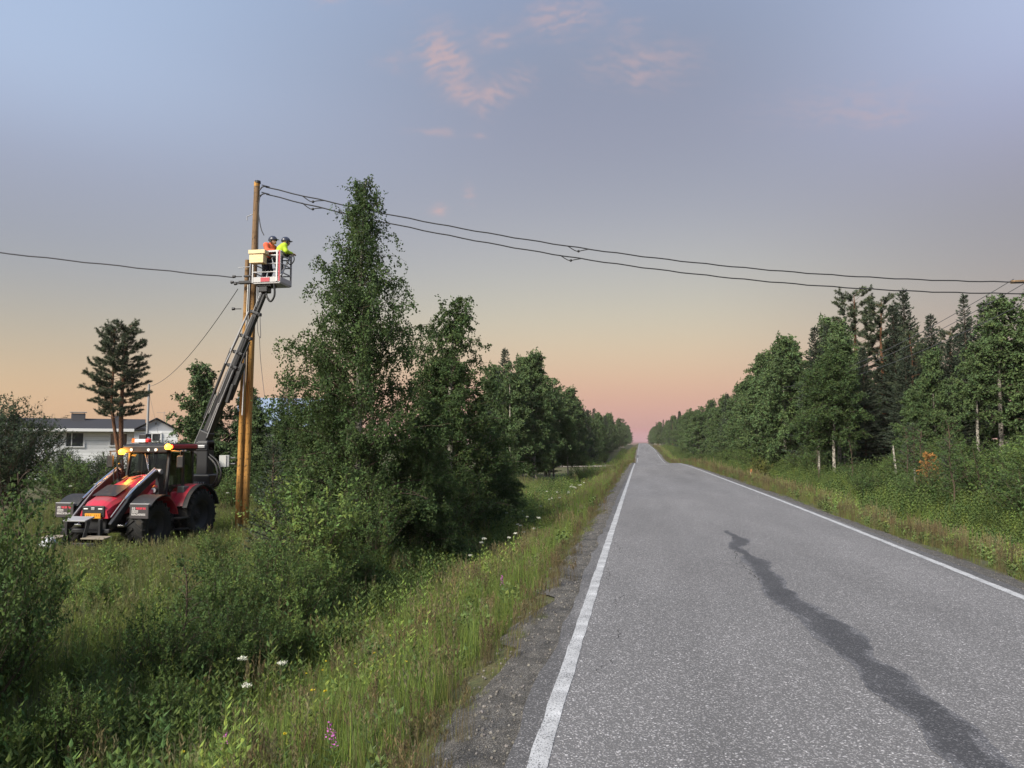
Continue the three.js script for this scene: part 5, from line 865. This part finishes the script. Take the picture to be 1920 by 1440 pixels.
function handGeo(wrist, dir, palmDown, s = 1) {          // palm, four fingers and a thumb, slightly curled
  const m = new MB(), d = dir.clone().normalize(), n = palmDown.clone().normalize(), x = V().crossVectors(d, n).normalize();
  m.tube([wrist, wrist.clone().addScaledVector(d, 0.05), wrist.clone().addScaledVector(d, 0.09)], [0.026, 0.036, 0.032], 8);
  for (let f = 0; f < 4; f++) { const l = [0.068, 0.078, 0.072, 0.056][f] * s, o = wrist.clone().addScaledVector(d, 0.085).addScaledVector(x, (f - 1.5) * 0.019), a = o.clone().addScaledVector(d, l * 0.45), b = a.clone().addScaledVector(d, l * 0.2).addScaledVector(n, l * 0.28), c = b.clone().addScaledVector(d, -l * 0.1).addScaledVector(n, l * 0.25); m.tube([o, a, b, c], [0.01, 0.0095, 0.009, 0.007], 6); }
  const o = wrist.clone().addScaledVector(d, 0.03).addScaledVector(x, -0.03), a = o.clone().addScaledVector(x, -0.025).addScaledVector(d, 0.03), b = a.clone().addScaledVector(d, 0.03).addScaledVector(n, 0.015); m.tube([o, a, b], [0.013, 0.011, 0.009], 6);
  return m.done();
}
function person(label, pos, turn, jacketCol, trousersCol, pose) {
  const o = thing('person', label, 'person', pos, turn, 'workers in the basket'), J = pose; o.scale.setScalar(0.94);     // joints; +z is where the person faces
  const bones = [[J.hip, J.chest, 0.13, 0.15], [J.chest, J.neck, 0.14, 0.06], [J.neck, J.head, 0.055, 0.075], [J.head, J.head.clone().add(V(0, 0.045, -0.015)), 0.095, 0.1], [J.head.clone().add(V(0, -0.05, 0.05)), J.head.clone().add(V(0, -0.065, 0.065)), 0.06, 0.045], [J.head.clone().add(V(0, 0, 0.1)), J.head.clone().add(V(0, -0.02, 0.125)), 0.014, 0.017]];
  const arms = [], legs = [];
  for (const s of [0, 1]) { arms.push([J.sh[s], J.el[s], 0.058, 0.045], [J.el[s], J.wr[s], 0.045, 0.03], [J.chest, J.sh[s], 0.12, 0.07]); legs.push([J.hp[s], J.kn[s], 0.092, 0.062], [J.kn[s], J.an[s], 0.062, 0.042], [J.hip, J.hp[s], 0.13, 0.1], [J.an[s], J.an[s].clone().add(V(0, -0.05, 0.14)), 0.045, 0.04]); bones.push([J.head.clone().add(V((s ? 1 : -1) * 0.095, -0.01, -0.01)), J.head.clone().add(V((s ? 1 : -1) * 0.1, 0.02, -0.02)), 0.016, 0.02]); }
  const skin = std({ color: lin(0.42, 0.25, 0.17), roughness: 0.6 }), lo = V(-0.95, -0.1, -0.95);
  const body = put('body', mesher([...bones, ...arms, ...legs], lo, 1.9, 84, 0.05), skin, o);
  const grow2 = (list, e) => list.map(([a, b, ra, rb]) => [a, b, ra + e, rb + e]);
  put('trousers', mesher(grow2(legs.filter((_, i) => i % 4 !== 3).concat([[J.hip, J.hip.clone().add(V(0, 0.1, 0)), 0.13, 0.13]]), 0.022), lo, 1.9, 84, 0.05), std({ color: lin(...trousersCol), roughness: 0.85 }), o);
  put('jacket', mesher(grow2([bones[0], [J.chest, J.chest.clone().lerp(J.neck, 0.72), 0.14, 0.1], ...arms.map(([a, b, ra, rb], i) => i % 3 === 1 ? [a, a.clone().lerp(b, 0.9), ra, rb] : [a, b, ra, rb])], 0.024), lo, 1.9, 84, 0.05), std({ color: lin(...jacketCol), roughness: 0.8 }), o);
  const band = std({ color: lin(0.5, 0.5, 0.48), roughness: 0.3 }), mid = J.hip.clone().lerp(J.chest, 0.45); put('reflective_band', new MB().geo(new THREE.TorusGeometry(0.158, 0.012, 6, 24).rotateX(Math.PI / 2 + 0.3), new THREE.Matrix4().makeScale(1, 1.6, 1).setPosition(mid.x, mid.y, mid.z)).done(), band, o);
  const boots = new MB(); for (const s of [0, 1]) { const a = J.an[s]; boots.tube([a.clone().add(V(0, 0.1, 0)), a.clone().add(V(0, -0.01, 0)), a.clone().add(V(0, -0.05, 0.06)), a.clone().add(V(0, -0.055, 0.17))], [0.062, 0.064, 0.056, 0.045], 9); } put('boots', boots.done(), blackPlastic, o);
  for (const s of [0, 1]) { const d = V().subVectors(J.wr[s], J.el[s]).normalize(); put('hand', handGeo(J.wr[s], d, V(0, -1, 0.2)), skin, o); }
  // eyes, mouth, hair edge
  const face = new MB(); for (const x of [-0.034, 0.034]) face.geo(new THREE.SphereGeometry(0.011, 8, 6), new THREE.Matrix4().setPosition(J.head.x + x, J.head.y + 0.005, J.head.z + 0.087)); put('eyes', face.done(), std({ color: lin(0.03, 0.025, 0.02), roughness: 0.3 }), o); put('mouth', new MB().box(J.head.x, J.head.y - 0.065, J.head.z + 0.105, 0.045, 0.008, 0.012, 0.003).done(), std({ color: lin(0.3, 0.12, 0.1), roughness: 0.6 }), o);
  const hm = std({ color: lin(0.03, 0.034, 0.055), roughness: 0.35 }), hg = new THREE.SphereGeometry(0.142, 24, 12, 0, 6.2832, 0, 1.75), hel = put('helmet', new MB().geo(hg, new THREE.Matrix4().makeScale(0.94, 0.98, 1.08).setPosition(J.head.x, J.head.y + 0.045, J.head.z - 0.012)).box(J.head.x, J.head.y + 0.045, J.head.z + 0.15, 0.17, 0.016, 0.1, 0.007).done(), hm, o);
  put('ear_muff', new MB().box(J.head.x + 0.125, J.head.y - 0.02, J.head.z - 0.01, 0.04, 0.1, 0.075, 0.015).box(J.head.x - 0.125, J.head.y - 0.02, J.head.z - 0.01, 0.04, 0.1, 0.075, 0.015).done(), blackPlastic, hel);
  return o;
}
const stand = (bend, arm) => ({ hip: V(0, 0.88, -0.06), chest: V(0, 1.17, 0.06 + bend * 0.4), neck: V(0, 1.34, 0.1 + bend * 0.7), head: V(0, 1.45, 0.16 + bend), sh: [V(-0.19, 1.28, 0.07 + bend * 0.55), V(0.19, 1.28, 0.07 + bend * 0.55)], el: arm[0], wr: arm[1], hp: [V(-0.1, 0.84, -0.05), V(0.1, 0.84, -0.05)], kn: [V(-0.13, 0.47, 0.03), V(0.13, 0.47, 0.04)], an: [V(-0.14, 0.09, -0.06), V(0.14, 0.09, -0.05)] });
const floorY = TY + 7.727;
person('worker in an orange jacket and dark helmet, busy beside the pole', [TX + 1.95, floorY, TZ - 1.5], 1.35, [0.62, 0.1, 0.04], [0.035, 0.033, 0.045], stand(0.06, [[V(-0.25, 1.07, 0.2), V(0.25, 1.05, 0.22)], [V(-0.16, 1.08, 0.42), V(0.16, 1.1, 0.42)]]));
person('worker in a lime yellow jacket with his back turned, reaching out of the basket', [TX + 2.36, floorY, TZ - 1.5], 2.35, [0.36, 0.5, 0.02], [0.03, 0.032, 0.04], stand(0.05, [[V(-0.28, 1.07, 0.12), V(0.28, 1.06, 0.2)], [V(-0.2, 1.04, 0.36), V(0.2, 1.06, 0.42)]]));

// ---------------------------------------------------------------- power poles, wires
const poleMap = tex(256, 2048, (i, j) => { const g = fbm(i / 5, j / 60, 4), k = fbm(i / 40, j / 80 + 5, 3), s = vnoise(i / 2.2, j / 34), crack = s > 0.86 ? 0.62 : 1, knot = vnoise(i / 18 + 9, j / 9) > 0.87 ? 0.62 : 1, v = (0.78 + 0.5 * (g - 0.5)) * crack * knot; const grey = smooth(0.42, 0.72, j / 2048 + 0.5 * (fbm(i / 9, j / 240, 3) - 0.5)); return [lerp(lerp(208, 232, k), 150, grey) * v, lerp(lerp(152, 172, k), 118, grey) * v, lerp(lerp(70, 92, k), 84, grey) * v]; });
poleMap.repeat.set(1, 1 / 11.2);
const poleMat = std({ map: poleMap, bumpMap: poleMap, bumpScale: 0.006, roughness: 0.85 });
const oldMap = tex(256, 1024, (i, j) => { const g = fbm(i / 5, j / 160, 4), k = fbm(i / 30, j / 300 + 5, 3), s = vnoise(i / 2.0, j / 110); const v = (0.72 + 0.6 * (g - 0.5)) * (s > 0.82 ? 0.55 : 1); return [lerp(150, 188, k) * v, lerp(122, 146, k) * v, lerp(88, 96, k) * v]; });
oldMap.repeat.set(1, 0.25);
const oldPoleMat = std({ map: oldMap, bumpMap: oldMap, bumpScale: 0.008, roughness: 0.9 });
const darkMetal = std({ color: lin(0.03, 0.03, 0.033), roughness: 0.5, metalness: 0.4 }), wireMat = std({ color: lin(0.022, 0.022, 0.025), roughness: 0.6 }), greyWire = std({ color: lin(0.10, 0.10, 0.11), roughness: 0.5 });
function poleLine(name, label, base, top, r0, r1, mat, group) {
  const o = thing(name, label, 'pole', [base.x, base.y, base.z], 0, group), d = V().subVectors(top, base), pts = [], rad = []; for (let k = 0; k <= 8; k++) { pts.push(d.clone().multiplyScalar(k / 8)); rad.push(lerp(r0, r1, k / 8)); }
  P('shaft', new MB().tube(pts, rad, 16), mat, o); return o;
}
const PT = { base: V(-12.25, groundY(-12.25, -22.6) - 0.1, -22.62), top: V(-12.13, 10.16, -22.66) }, PS = { base: V(-12.375, groundY(-12.4, -22.44) - 0.1, -22.44), top: V(-12.285, 7.56, -22.46) };
const tall = poleLine('utility_pole', 'tall new yellow brown power pole beside the work basket', PT.base, PT.top, 0.13, 0.092, poleMat, 'power poles by the tractor');
const shorty = poleLine('utility_pole', 'shorter weathered power pole standing against the tall new one', PS.base, PS.top, 0.085, 0.07, poleMat, 'power poles by the tractor');
{
  const L = (o, p) => V().subVectors(p, o.position);
  P('pole_cap', new MB().cyl(L(tall, V(-12.11, 10.12, -22.66)), L(tall, V(-12.11, 10.2, -22.66)), 0.098, 0.094, 16), darkMetal, tall);
  for (const y of [10.0, 9.76]) P('wire_clamp', new MB().tube([L(tall, V(-12.02, y - 0.14, -22.6)), L(tall, V(-11.93, y - 0.02, -22.62)), L(tall, V(-11.82, y + 0.02, -22.66))], 0.022, 6).cyl(L(tall, V(-11.95, y + 0.05, -22.62)), L(tall, V(-11.72, y, -22.72)), 0.016, 0.016, 6), darkMetal, tall);
  P('hook', new MB().tube([L(tall, V(-12.2, 9.1, -22.6)), L(tall, V(-12.32, 9.06, -22.6)), L(tall, V(-12.42, 9.02, -22.6)), L(tall, V(-12.41, 8.9, -22.6))], 0.014, 6), greySteel, tall);
  P('down_cable', new MB().tube(new THREE.CatmullRomCurve3([L(tall, V(-11.96, 9.7, -22.55)), L(tall, V(-11.98, 9.2, -22.5)), L(tall, V(-11.94, 8.9, -22.5)), L(tall, V(-11.8, 8.5, -22.4)), L(tall, V(-11.66, 8.3, -22.3))]).getPoints(24), 0.016, 6).tube(new THREE.CatmullRomCurve3([L(tall, V(-11.98, 9.3, -22.5)), L(tall, V(-11.97, 8.6, -22.5)), L(tall, V(-11.96, 7.9, -22.5))]).getPoints(16), 0.014, 6), wireMat, tall);
  P('hanging_wire', new MB().tube(new THREE.CatmullRomCurve3([L(tall, V(-11.95, 6.9, -22.5)), L(tall, V(-11.92, 6.2, -22.5)), L(tall, V(-11.88, 5.2, -22.5)), L(tall, V(-11.8, 5.05, -22.5)), L(tall, V(-11.82, 5.6, -22.5)), L(tall, V(-11.9, 6.6, -22.5))]).getPoints(40), 0.01, 5).tube(new THREE.CatmullRomCurve3([L(tall, V(-11.83, 5.1, -22.5)), L(tall, V(-11.75, 4.4, -22.45)), L(tall, V(-11.56, 3.2, -22.4))]).getPoints(20), 0.008, 5), greyWire, tall);
  P('bolt', new MB().cyl(L(shorty, V(-12.5, 7.28, -22.3)), L(shorty, V(-12.1, 7.3, -22.3)), 0.012, 0.012, 6), greySteel, shorty);
  P('bracket', new MB().box(...L(shorty, V(-12.12, 6.78, -22.2)).toArray(), 0.56, 0.1, 0.12, 0.02).box(...L(shorty, V(-12.1, 6.98, -22.22)).toArray(), 0.3, 0.06, 0.1, 0.015), darkMetal, shorty);
  for (const [x, y] of [[-12.56, 6.98], [-12.5, 6.75], [-12.62, 6.8], [-12.55, 5.95]]) P('insulator', new MB().cyl(L(shorty, V(x - 0.06, y, -22.2)), L(shorty, V(x + 0.02, y, -22.2)), 0.05, 0.04, 10).cyl(L(shorty, V(x, y, -22.2)), L(shorty, V(x + 0.22, y, -22.24)), 0.016, 0.016, 6), darkMetal, shorty);
  P('conduit', new MB().cyl(L(shorty, V(-12.16, 2.6, -22.16)), L(shorty, V(-12.09, 6.7, -22.18)), 0.02, 0.02, 8), std({ color: lin(0.5, 0.5, 0.5), roughness: 0.5 }), shorty);
  const b = thing('meter_cabinet', 'small grey and white cabinet strapped to the power poles', 'cabinet', [-12.72, 0.98, -22.2], 0.5); P('cabinet_body', new MB().box(0, 0.2, 0, 0.26, 0.36, 0.2, 0.015), std({ color: lin(0.36, 0.37, 0.38), roughness: 0.5 }), b); P('cabinet_door', new MB().box(-0.06, 0.2, 0.11, 0.2, 0.36, 0.02, 0.006), std({ color: lin(0.6, 0.6, 0.58), roughness: 0.5 }), b); P('strap', new MB().box(0.18, 0.12, 0, 0.24, 0.03, 0.12, 0.005).box(0.18, 0.3, 0, 0.24, 0.03, 0.12, 0.005), greySteel, b);
}
function wire(label, a, b, sag, r, mat, waves = 0, group) {
  const pts = []; for (let k = 0; k <= 60; k++) { const t = k / 60, w = waves * Math.sin(k * 1.9) * 0.012; pts.push(V(lerp(a.x, b.x, t), sag(t) + w, lerp(a.z, b.z, t))); }
  const o = put('power_wire', new MB().tube(pts, r, 5).done(), mat); return tag(o, label, 'power line', group);
}
const acrossR = V(13, 0, -28);
const farPole = poleLine('utility_pole', 'power pole at the forest edge where the crossing wires end', V(13, groundY(13, -28) - 0.1, -28), V(13, 7.5, -28), 0.13, 0.1, oldPoleMat, 'power poles across the road'); P('crossarm', new MB().box(0, 7.15 - farPole.position.y, 0, 1.2, 0.1, 0.1, 0.01), oldPoleMat, farPole);
const nextPole = poleLine('utility_pole', 'power pole half hidden in the forest row farther along the road', V(10.5, groundY(10.5, -60) - 0.1, -60), V(10.5, 5.9, -60), 0.13, 0.1, oldPoleMat, 'power poles across the road'); P('crossarm', new MB().box(0, 5.6 - nextPole.position.y, 0, 1.2, 0.1, 0.1, 0.01), oldPoleMat, nextPole);
const wA = wire('upper twisted cable crossing the road from the top of the tall pole', V(-11.85, 0, -22.7), acrossR, (t) => 10.0 - 5.89 * t + 3.02 * t * t, 0.021, wireMat, 1), wB = wire('lower twisted cable crossing the road from the tall pole', V(-11.85, 0, -22.75), acrossR, (t) => 9.78 - 6.31 * t + 3.27 * t * t, 0.021, wireMat, 1);
for (const [w, f, ts] of [[wA, (t) => 10.0 - 5.89 * t + 3.02 * t * t, [0.06, 0.4]], [wB, (t) => 9.78 - 6.31 * t + 3.27 * t * t, [0.06, 0.39]]]) for (const t of ts) { const q = (u) => V(lerp(-11.85, 13, u), f(u), lerp(-22.7, -28, u)); const a = q(t - 0.014), b = q(t + 0.014), m = q(t); put('splice', new MB().tube(new THREE.CatmullRomCurve3([a, V(m.x - 0.1, m.y - 0.1, m.z), V(m.x, m.y - 0.12, m.z), V(m.x + 0.12, m.y - 0.1, m.z), b]).getPoints(12), 0.016, 5).geo(new THREE.SphereGeometry(0.045, 10, 8), new THREE.Matrix4().setPosition(m.x, m.y - 0.12, m.z)).done(), wireMat, w); }
wire('cable running from the shorter pole away from the road over the meadow', V(-12.6, 0, -22.2), V(-34, 0, -5), (t) => 6.95 - 0.1 * t + 1.3 * t * t, 0.02, greyWire, 1);
wire('thin cable sloping from the shorter pole down to the pole by the house', V(-12.5, 0, -22.3), V(-31.5, 0, -45.4), (t) => lerp(6.6, 5.4, t) - 2.6 * t * (1 - t), 0.013, greyWire);
for (const [dx, y0, y1] of [[-0.5, 7.25, 5.75], [0, 7.2, 5.7], [0.5, 6.8, 5.7]]) wire('thin wire following the forest edge between the poles across the road', V(13 + dx, 0, -28), V(10.5 + dx, 0, -60), (t) => lerp(y0, y1, t) - 2.6 * t * (1 - t), 0.012, greyWire, 0, 'wires along the forest edge');
{
  const o = poleLine('utility_pole', 'thin grey pole standing in front of the white house gable', V(-31.5, groundY(-31.5, -45.4) - 0.1, -45.4), V(-31.5, 5.55, -45.4), 0.09, 0.07, std({ color: lin(0.26, 0.26, 0.27), roughness: 0.8 }), 'poles by the house');
  P('stay_wire', new MB().tube([V(0.1, 5.9, 0), V(1.3, 2.6, 0.4)], 0.008, 5), greyWire, o);
}
// ---------------------------------------------------------------- house and barn
const wallMap = tex(256, 256, (i, j) => { const b = j % 20 < 2 ? 0.8 : 1, n = 0.95 + 0.1 * (fbm(i / 30, j / 6, 3) - 0.5); return [232 * b * n, 233 * b * n, 234 * b * n]; });
const wallMat = std({ map: wallMap, roughness: 0.85 }), whiteTrim = std({ color: lin(0.66, 0.66, 0.66), roughness: 0.6 }), roofDark = std({ color: lin(0.022, 0.022, 0.027), roughness: 0.9 }), paneMat = phys({ color: lin(0.05, 0.055, 0.06), roughness: 0.08, clearcoat: 1 }), curtain = std({ color: lin(0.35, 0.34, 0.32), roughness: 0.9 });
{
  const gy = groundY(-38.5, -54.4), h = thing('house', 'long low white house with a dark roof behind the meadow', 'house', [-38.5, gy, -54.4], 0.62), Y = (w) => w - gy;
  const eave = Y(2.72), ridge = Y(3.62);
  P('wall', new MB().box(-5.2, eave / 2, -3.4, 10.6, eave, 6.6, 0.01), wallMat, h); P('wall', new MB().box(1.25, eave / 2 - 0.02, -1.9, 3.1, eave - 0.04, 4.4, 0.01), wallMat, h);
  const gable = new THREE.Shape([[-0.3, eave - 0.04], [2.8, eave - 0.04], [1.25, ridge - 0.06]].map((q) => new THREE.Vector2(...q))); P('gable', new MB().geo(new THREE.ExtrudeGeometry(gable, { depth: 0.12, bevelEnabled: false }), new THREE.Matrix4().setPosition(0, 0, 0.16)), std({ color: lin(0.42, 0.43, 0.47), roughness: 0.8 }), h);
  const roof = P('roof', new MB().beam(V(-5.3, eave + 0.02, 0.55), V(-5.3, ridge, -3.4), 11.6, 0.1, 0.02, V(0, 1, 0)).beam(V(-5.3, eave + 0.02, -7.3), V(-5.3, ridge - 0.003, -3.4), 11.6, 0.1, 0.02, V(0, 1, 0)), roofDark, h);
  P('wing_roof', new MB().beam(V(1.25, ridge + 0.05, -1.7), V(-0.62, eave - 0.1, -1.7), 4.5, 0.08, 0.02).beam(V(1.25, ridge + 0.047, -1.7), V(3.12, eave - 0.1, -1.7), 4.5, 0.08, 0.02), roofDark, roof);
  P('fascia', new MB().box(-5.6, eave - 0.02, 0.58, 10.6, 0.22, 0.05, 0.008), whiteTrim, roof);
  const chim = P('chimney', new MB().box(-4.3, ridge + 0.12, -3.0, 0.95, 0.6, 0.7, 0.02), std({ color: lin(0.06, 0.06, 0.07), roughness: 0.8 }), roof); P('chimney_cap', new MB().box(-4.3, ridge + 0.52, -3.0, 1.15, 0.05, 0.9, 0.01).box(-4.7, ridge + 0.45, -3.0, 0.04, 0.12, 0.04).box(-3.9, ridge + 0.45, -3.0, 0.04, 0.12, 0.04), greySteel, roof);
  P('chimney', new MB().box(-1.6, ridge + 0.06, -3.0, 0.8, 0.42, 0.6, 0.02), std({ color: lin(0.06, 0.06, 0.07), roughness: 0.8 }), roof); P('vent_pipe', new MB().cyl(V(-8.4, ridge - 0.1, -3.2), V(-8.4, ridge + 0.16, -3.2), 0.25, 0.25, 12), roofDark, roof);
  const win = (x, y, w, hh, split, z) => { const f = P('window', new MB().box(x, y + hh / 2, z, w + 0.2, 0.1, 0.1, 0.008).box(x, y - hh / 2, z, w + 0.2, 0.1, 0.12, 0.008).box(x - w / 2 - 0.05, y, z, 0.1, hh, 0.1, 0.008).box(x + w / 2 + 0.05, y, z, 0.1, hh, 0.1, 0.008), whiteTrim, h); P('mullion', new MB().box(x - w / 2 + w * split, y, z, 0.07, hh, 0.09, 0.006), whiteTrim, f); P('pane', new MB().box(x - w / 2 + w * split / 2, y, z - 0.02, w * split - 0.06, hh - 0.05, 0.02, 0.003), paneMat, f); P('pane', new MB().box(x + w * split / 2, y, z - 0.02, w * (1 - split) - 0.06, hh - 0.05, 0.02, 0.003), paneMat, f); return f; };
  win(-4.3, Y(1.98), 1.15, 1.1, 0.32, -0.06); win(-1.35, Y(2.0), 1.15, 1.0, 0.3, -0.06); win(-7.4, Y(1.98), 1.15, 1.1, 0.32, -0.06); win(1.15, Y(2.15), 0.8, 0.65, 0.25, 0.34);
  P('antenna', new MB().cyl(V(1.8, ridge - 0.3, -0.8), V(1.8, ridge + 0.6, -0.8), 0.018, 0.018, 6).box(1.6, ridge + 0.52, -0.8, 0.7, 0.02, 0.02, 0.004).box(1.3, ridge + 0.52, -0.8, 0.02, 0.02, 0.4, 0.004).box(1.7, ridge + 0.52, -0.8, 0.02, 0.02, 0.4, 0.004), greySteel, roof);
  P('wall_lamp', new MB().box(1.2, ridge - 0.36, 0.34, 0.12, 0.16, 0.12, 0.03), blackPlastic, h);
}
{
  const gy = groundY(-27.7, -56), b = thing('barn', 'grey barn with a pale blue metal roof behind the poles', 'barn', [-27.6, gy, -58], 0.5), top = 5.45 - gy, low = 3.1 - gy, rm = std({ color: lin(0.26, 0.32, 0.42), roughness: 0.45, metalness: 0.2 });
  P('wall', new MB().box(0, low / 2, -3, 7.6, low, 6.4, 0.01), std({ color: lin(0.2, 0.2, 0.21), roughness: 0.85 }), b);
  const r = P('roof', new MB().beam(V(0, low - 0.1, 0.7), V(0, top, -3), 8.2, 0.06, 0.01).beam(V(0, low - 0.1, -6.7), V(0, top - 0.004, -3), 8.2, 0.06, 0.01), rm, b);
  for (let x = -4; x <= 4.01; x += 0.5) P('roof_rib', new MB().beam(V(x, low - 0.06, 0.7), V(x, top + 0.04, -3), 0.05, 0.04, 0.01), rm, r);
}
// marker stake on the verge
{ const s = thing('marker_stake', 'short orange topped wooden stake leaning on the verge across the road', 'stake', [6.2, groundY(6.2, -46.5), -46.5], 0); P('shaft', new MB().beam(V(-0.03, -0.1, 0), V(0.12, 0.6, 0), 0.05, 0.05, 0.006), std({ color: lin(0.42, 0.3, 0.2), roughness: 0.8 }), s); P('painted_tip', new MB().beam(V(0.113, 0.57, 0), V(0.15, 0.74, 0), 0.056, 0.056, 0.006), std({ color: lin(0.6, 0.16, 0.05), roughness: 0.7 }), s); }
// ---------------------------------------------------------------- flowers one can pick out
{
  const petal = (c) => std({ color: lin(...c), roughness: 0.7, side: THREE.DoubleSide });
  const white = petal([0.55, 0.55, 0.46]), purple = petal([0.42, 0.1, 0.36]), yellow = petal([0.62, 0.5, 0.03]);
  const R = rng(606);
  const flower = (name, label, cat, x, z, h, mat, kind, group) => {
    const o = thing(name, label, cat, [x, groundY(x, z), z], R() * 6, group), L = new Leaves(), F = new Leaves(), top = V((R() - 0.5) * 0.12 * h, h, (R() - 0.5) * 0.12 * h); L.stalk(V(0, -0.03, 0), top, 0.0035, [0.07, 0.11, 0.03]);
    for (let k = 0; k < 14; k++) { const f = 0.12 + 0.72 * k / 14, d = V(Math.cos(k * 2.4), 0.5, Math.sin(k * 2.4)).normalize(); L.leaf(V(0, 0, 0).lerp(top, f), d, V().crossVectors(d, V(0, 1, 0)).normalize(), 0.11 * (1.1 - 0.6 * f), kind === 'umbel' ? 0.05 : 0.02, tint([0.085, 0.14, 0.035], R, 0.2, 0.1), 0.3); }
    const n = kind === 'umbel' ? 90 : kind === 'spike' ? 30 : 14;
    for (let k = 0; k < n; k++) { const a = k * 2.4, d = unit(R); d.y = Math.abs(d.y); const c = kind === 'umbel' ? top.clone().add(V(Math.cos(a) * 0.05 * Math.sqrt(k / n), 0.03 * R(), Math.sin(a) * 0.05 * Math.sqrt(k / n))) : kind === 'spike' ? top.clone().add(V(Math.cos(a) * 0.03 * (1 - k / n), -0.05 + 0.12 * k / n, Math.sin(a) * 0.03 * (1 - k / n))) : top.clone(); F.leaf(c, d, across(d, R), kind === 'cup' ? 0.016 : 0.017, kind === 'cup' ? 0.014 : 0.013, [1, 1, 1]); if (kind === 'umbel' && k % 9 === 0) L.stalk(top.clone().add(V(0, -0.06, 0)), c, 0.0012, [0.08, 0.12, 0.04]); }
    put('stem', L.done(), leafMat, o); put('blossom', F.done(), mat, o); return o;
  };
  flower('fireweed', 'purple flowering fireweed in the short grass by the gravel edge', 'flower', -2.05, -5.0, 0.3, purple, 'spike', 'purple flowers'); flower('fireweed', 'second purple fireweed beside the first, slightly lower', 'flower', -2.0, -4.92, 0.25, purple, 'spike', 'purple flowers'); flower('fireweed', 'purple fireweed in the grass deeper down the slope', 'flower', -3.2, -5.7, 0.42, purple, 'spike', 'purple flowers'); flower('fireweed', 'lone purple fireweed higher up the grassy slope', 'flower', -1.75, -9.9, 0.35, purple, 'spike', 'purple flowers');
  for (const [x, z, h] of [[-4.3, -8.0, 0.9], [-4.12, -7.7, 0.7], [-3.9, -8.1, 0.75]]) flower('white_flower', 'tall white umbel flower at the rim of the dark ditch', 'flower', x, z, h, white, 'umbel', 'white flowers by the ditch');
  for (let k = 0; k < 34; k++) { const x = -2.6 - R() * 2.2, z = -(17 + R() * 26); flower('white_flower', 'white umbel flower on the slope below the birches', 'flower', x, z, 0.6 + R() * 0.35, white, 'umbel', 'white flowers below the birches'); }
  for (let k = 0; k < 26; k++) { const x = -14 - R() * 16, z = -(23 + R() * 8); flower('white_flower', 'white umbel flower in the meadow behind the tractor', 'flower', x, z, 0.95 + R() * 0.4, white, 'umbel', 'white flowers in the meadow'); }
  for (let k = 0; k < 16; k++) { const x = -1.8 - R() * 2.2, z = -(4.3 + R() * 5); flower('yellow_flower', 'small yellow flower in the grass of the slope', 'flower', x, z, 0.32 + R() * 0.2, yellow, 'cup', 'yellow flowers on the slope'); }
}

scene.traverse((o) => { if (o.isMesh) { o.castShadow = true; o.receiveShadow = true; } });
scene.fog = new THREE.FogExp2(new THREE.Color(0.72, 0.62, 0.62), 0.00013);   // thin evening haze
renderer.render(scene, camera);
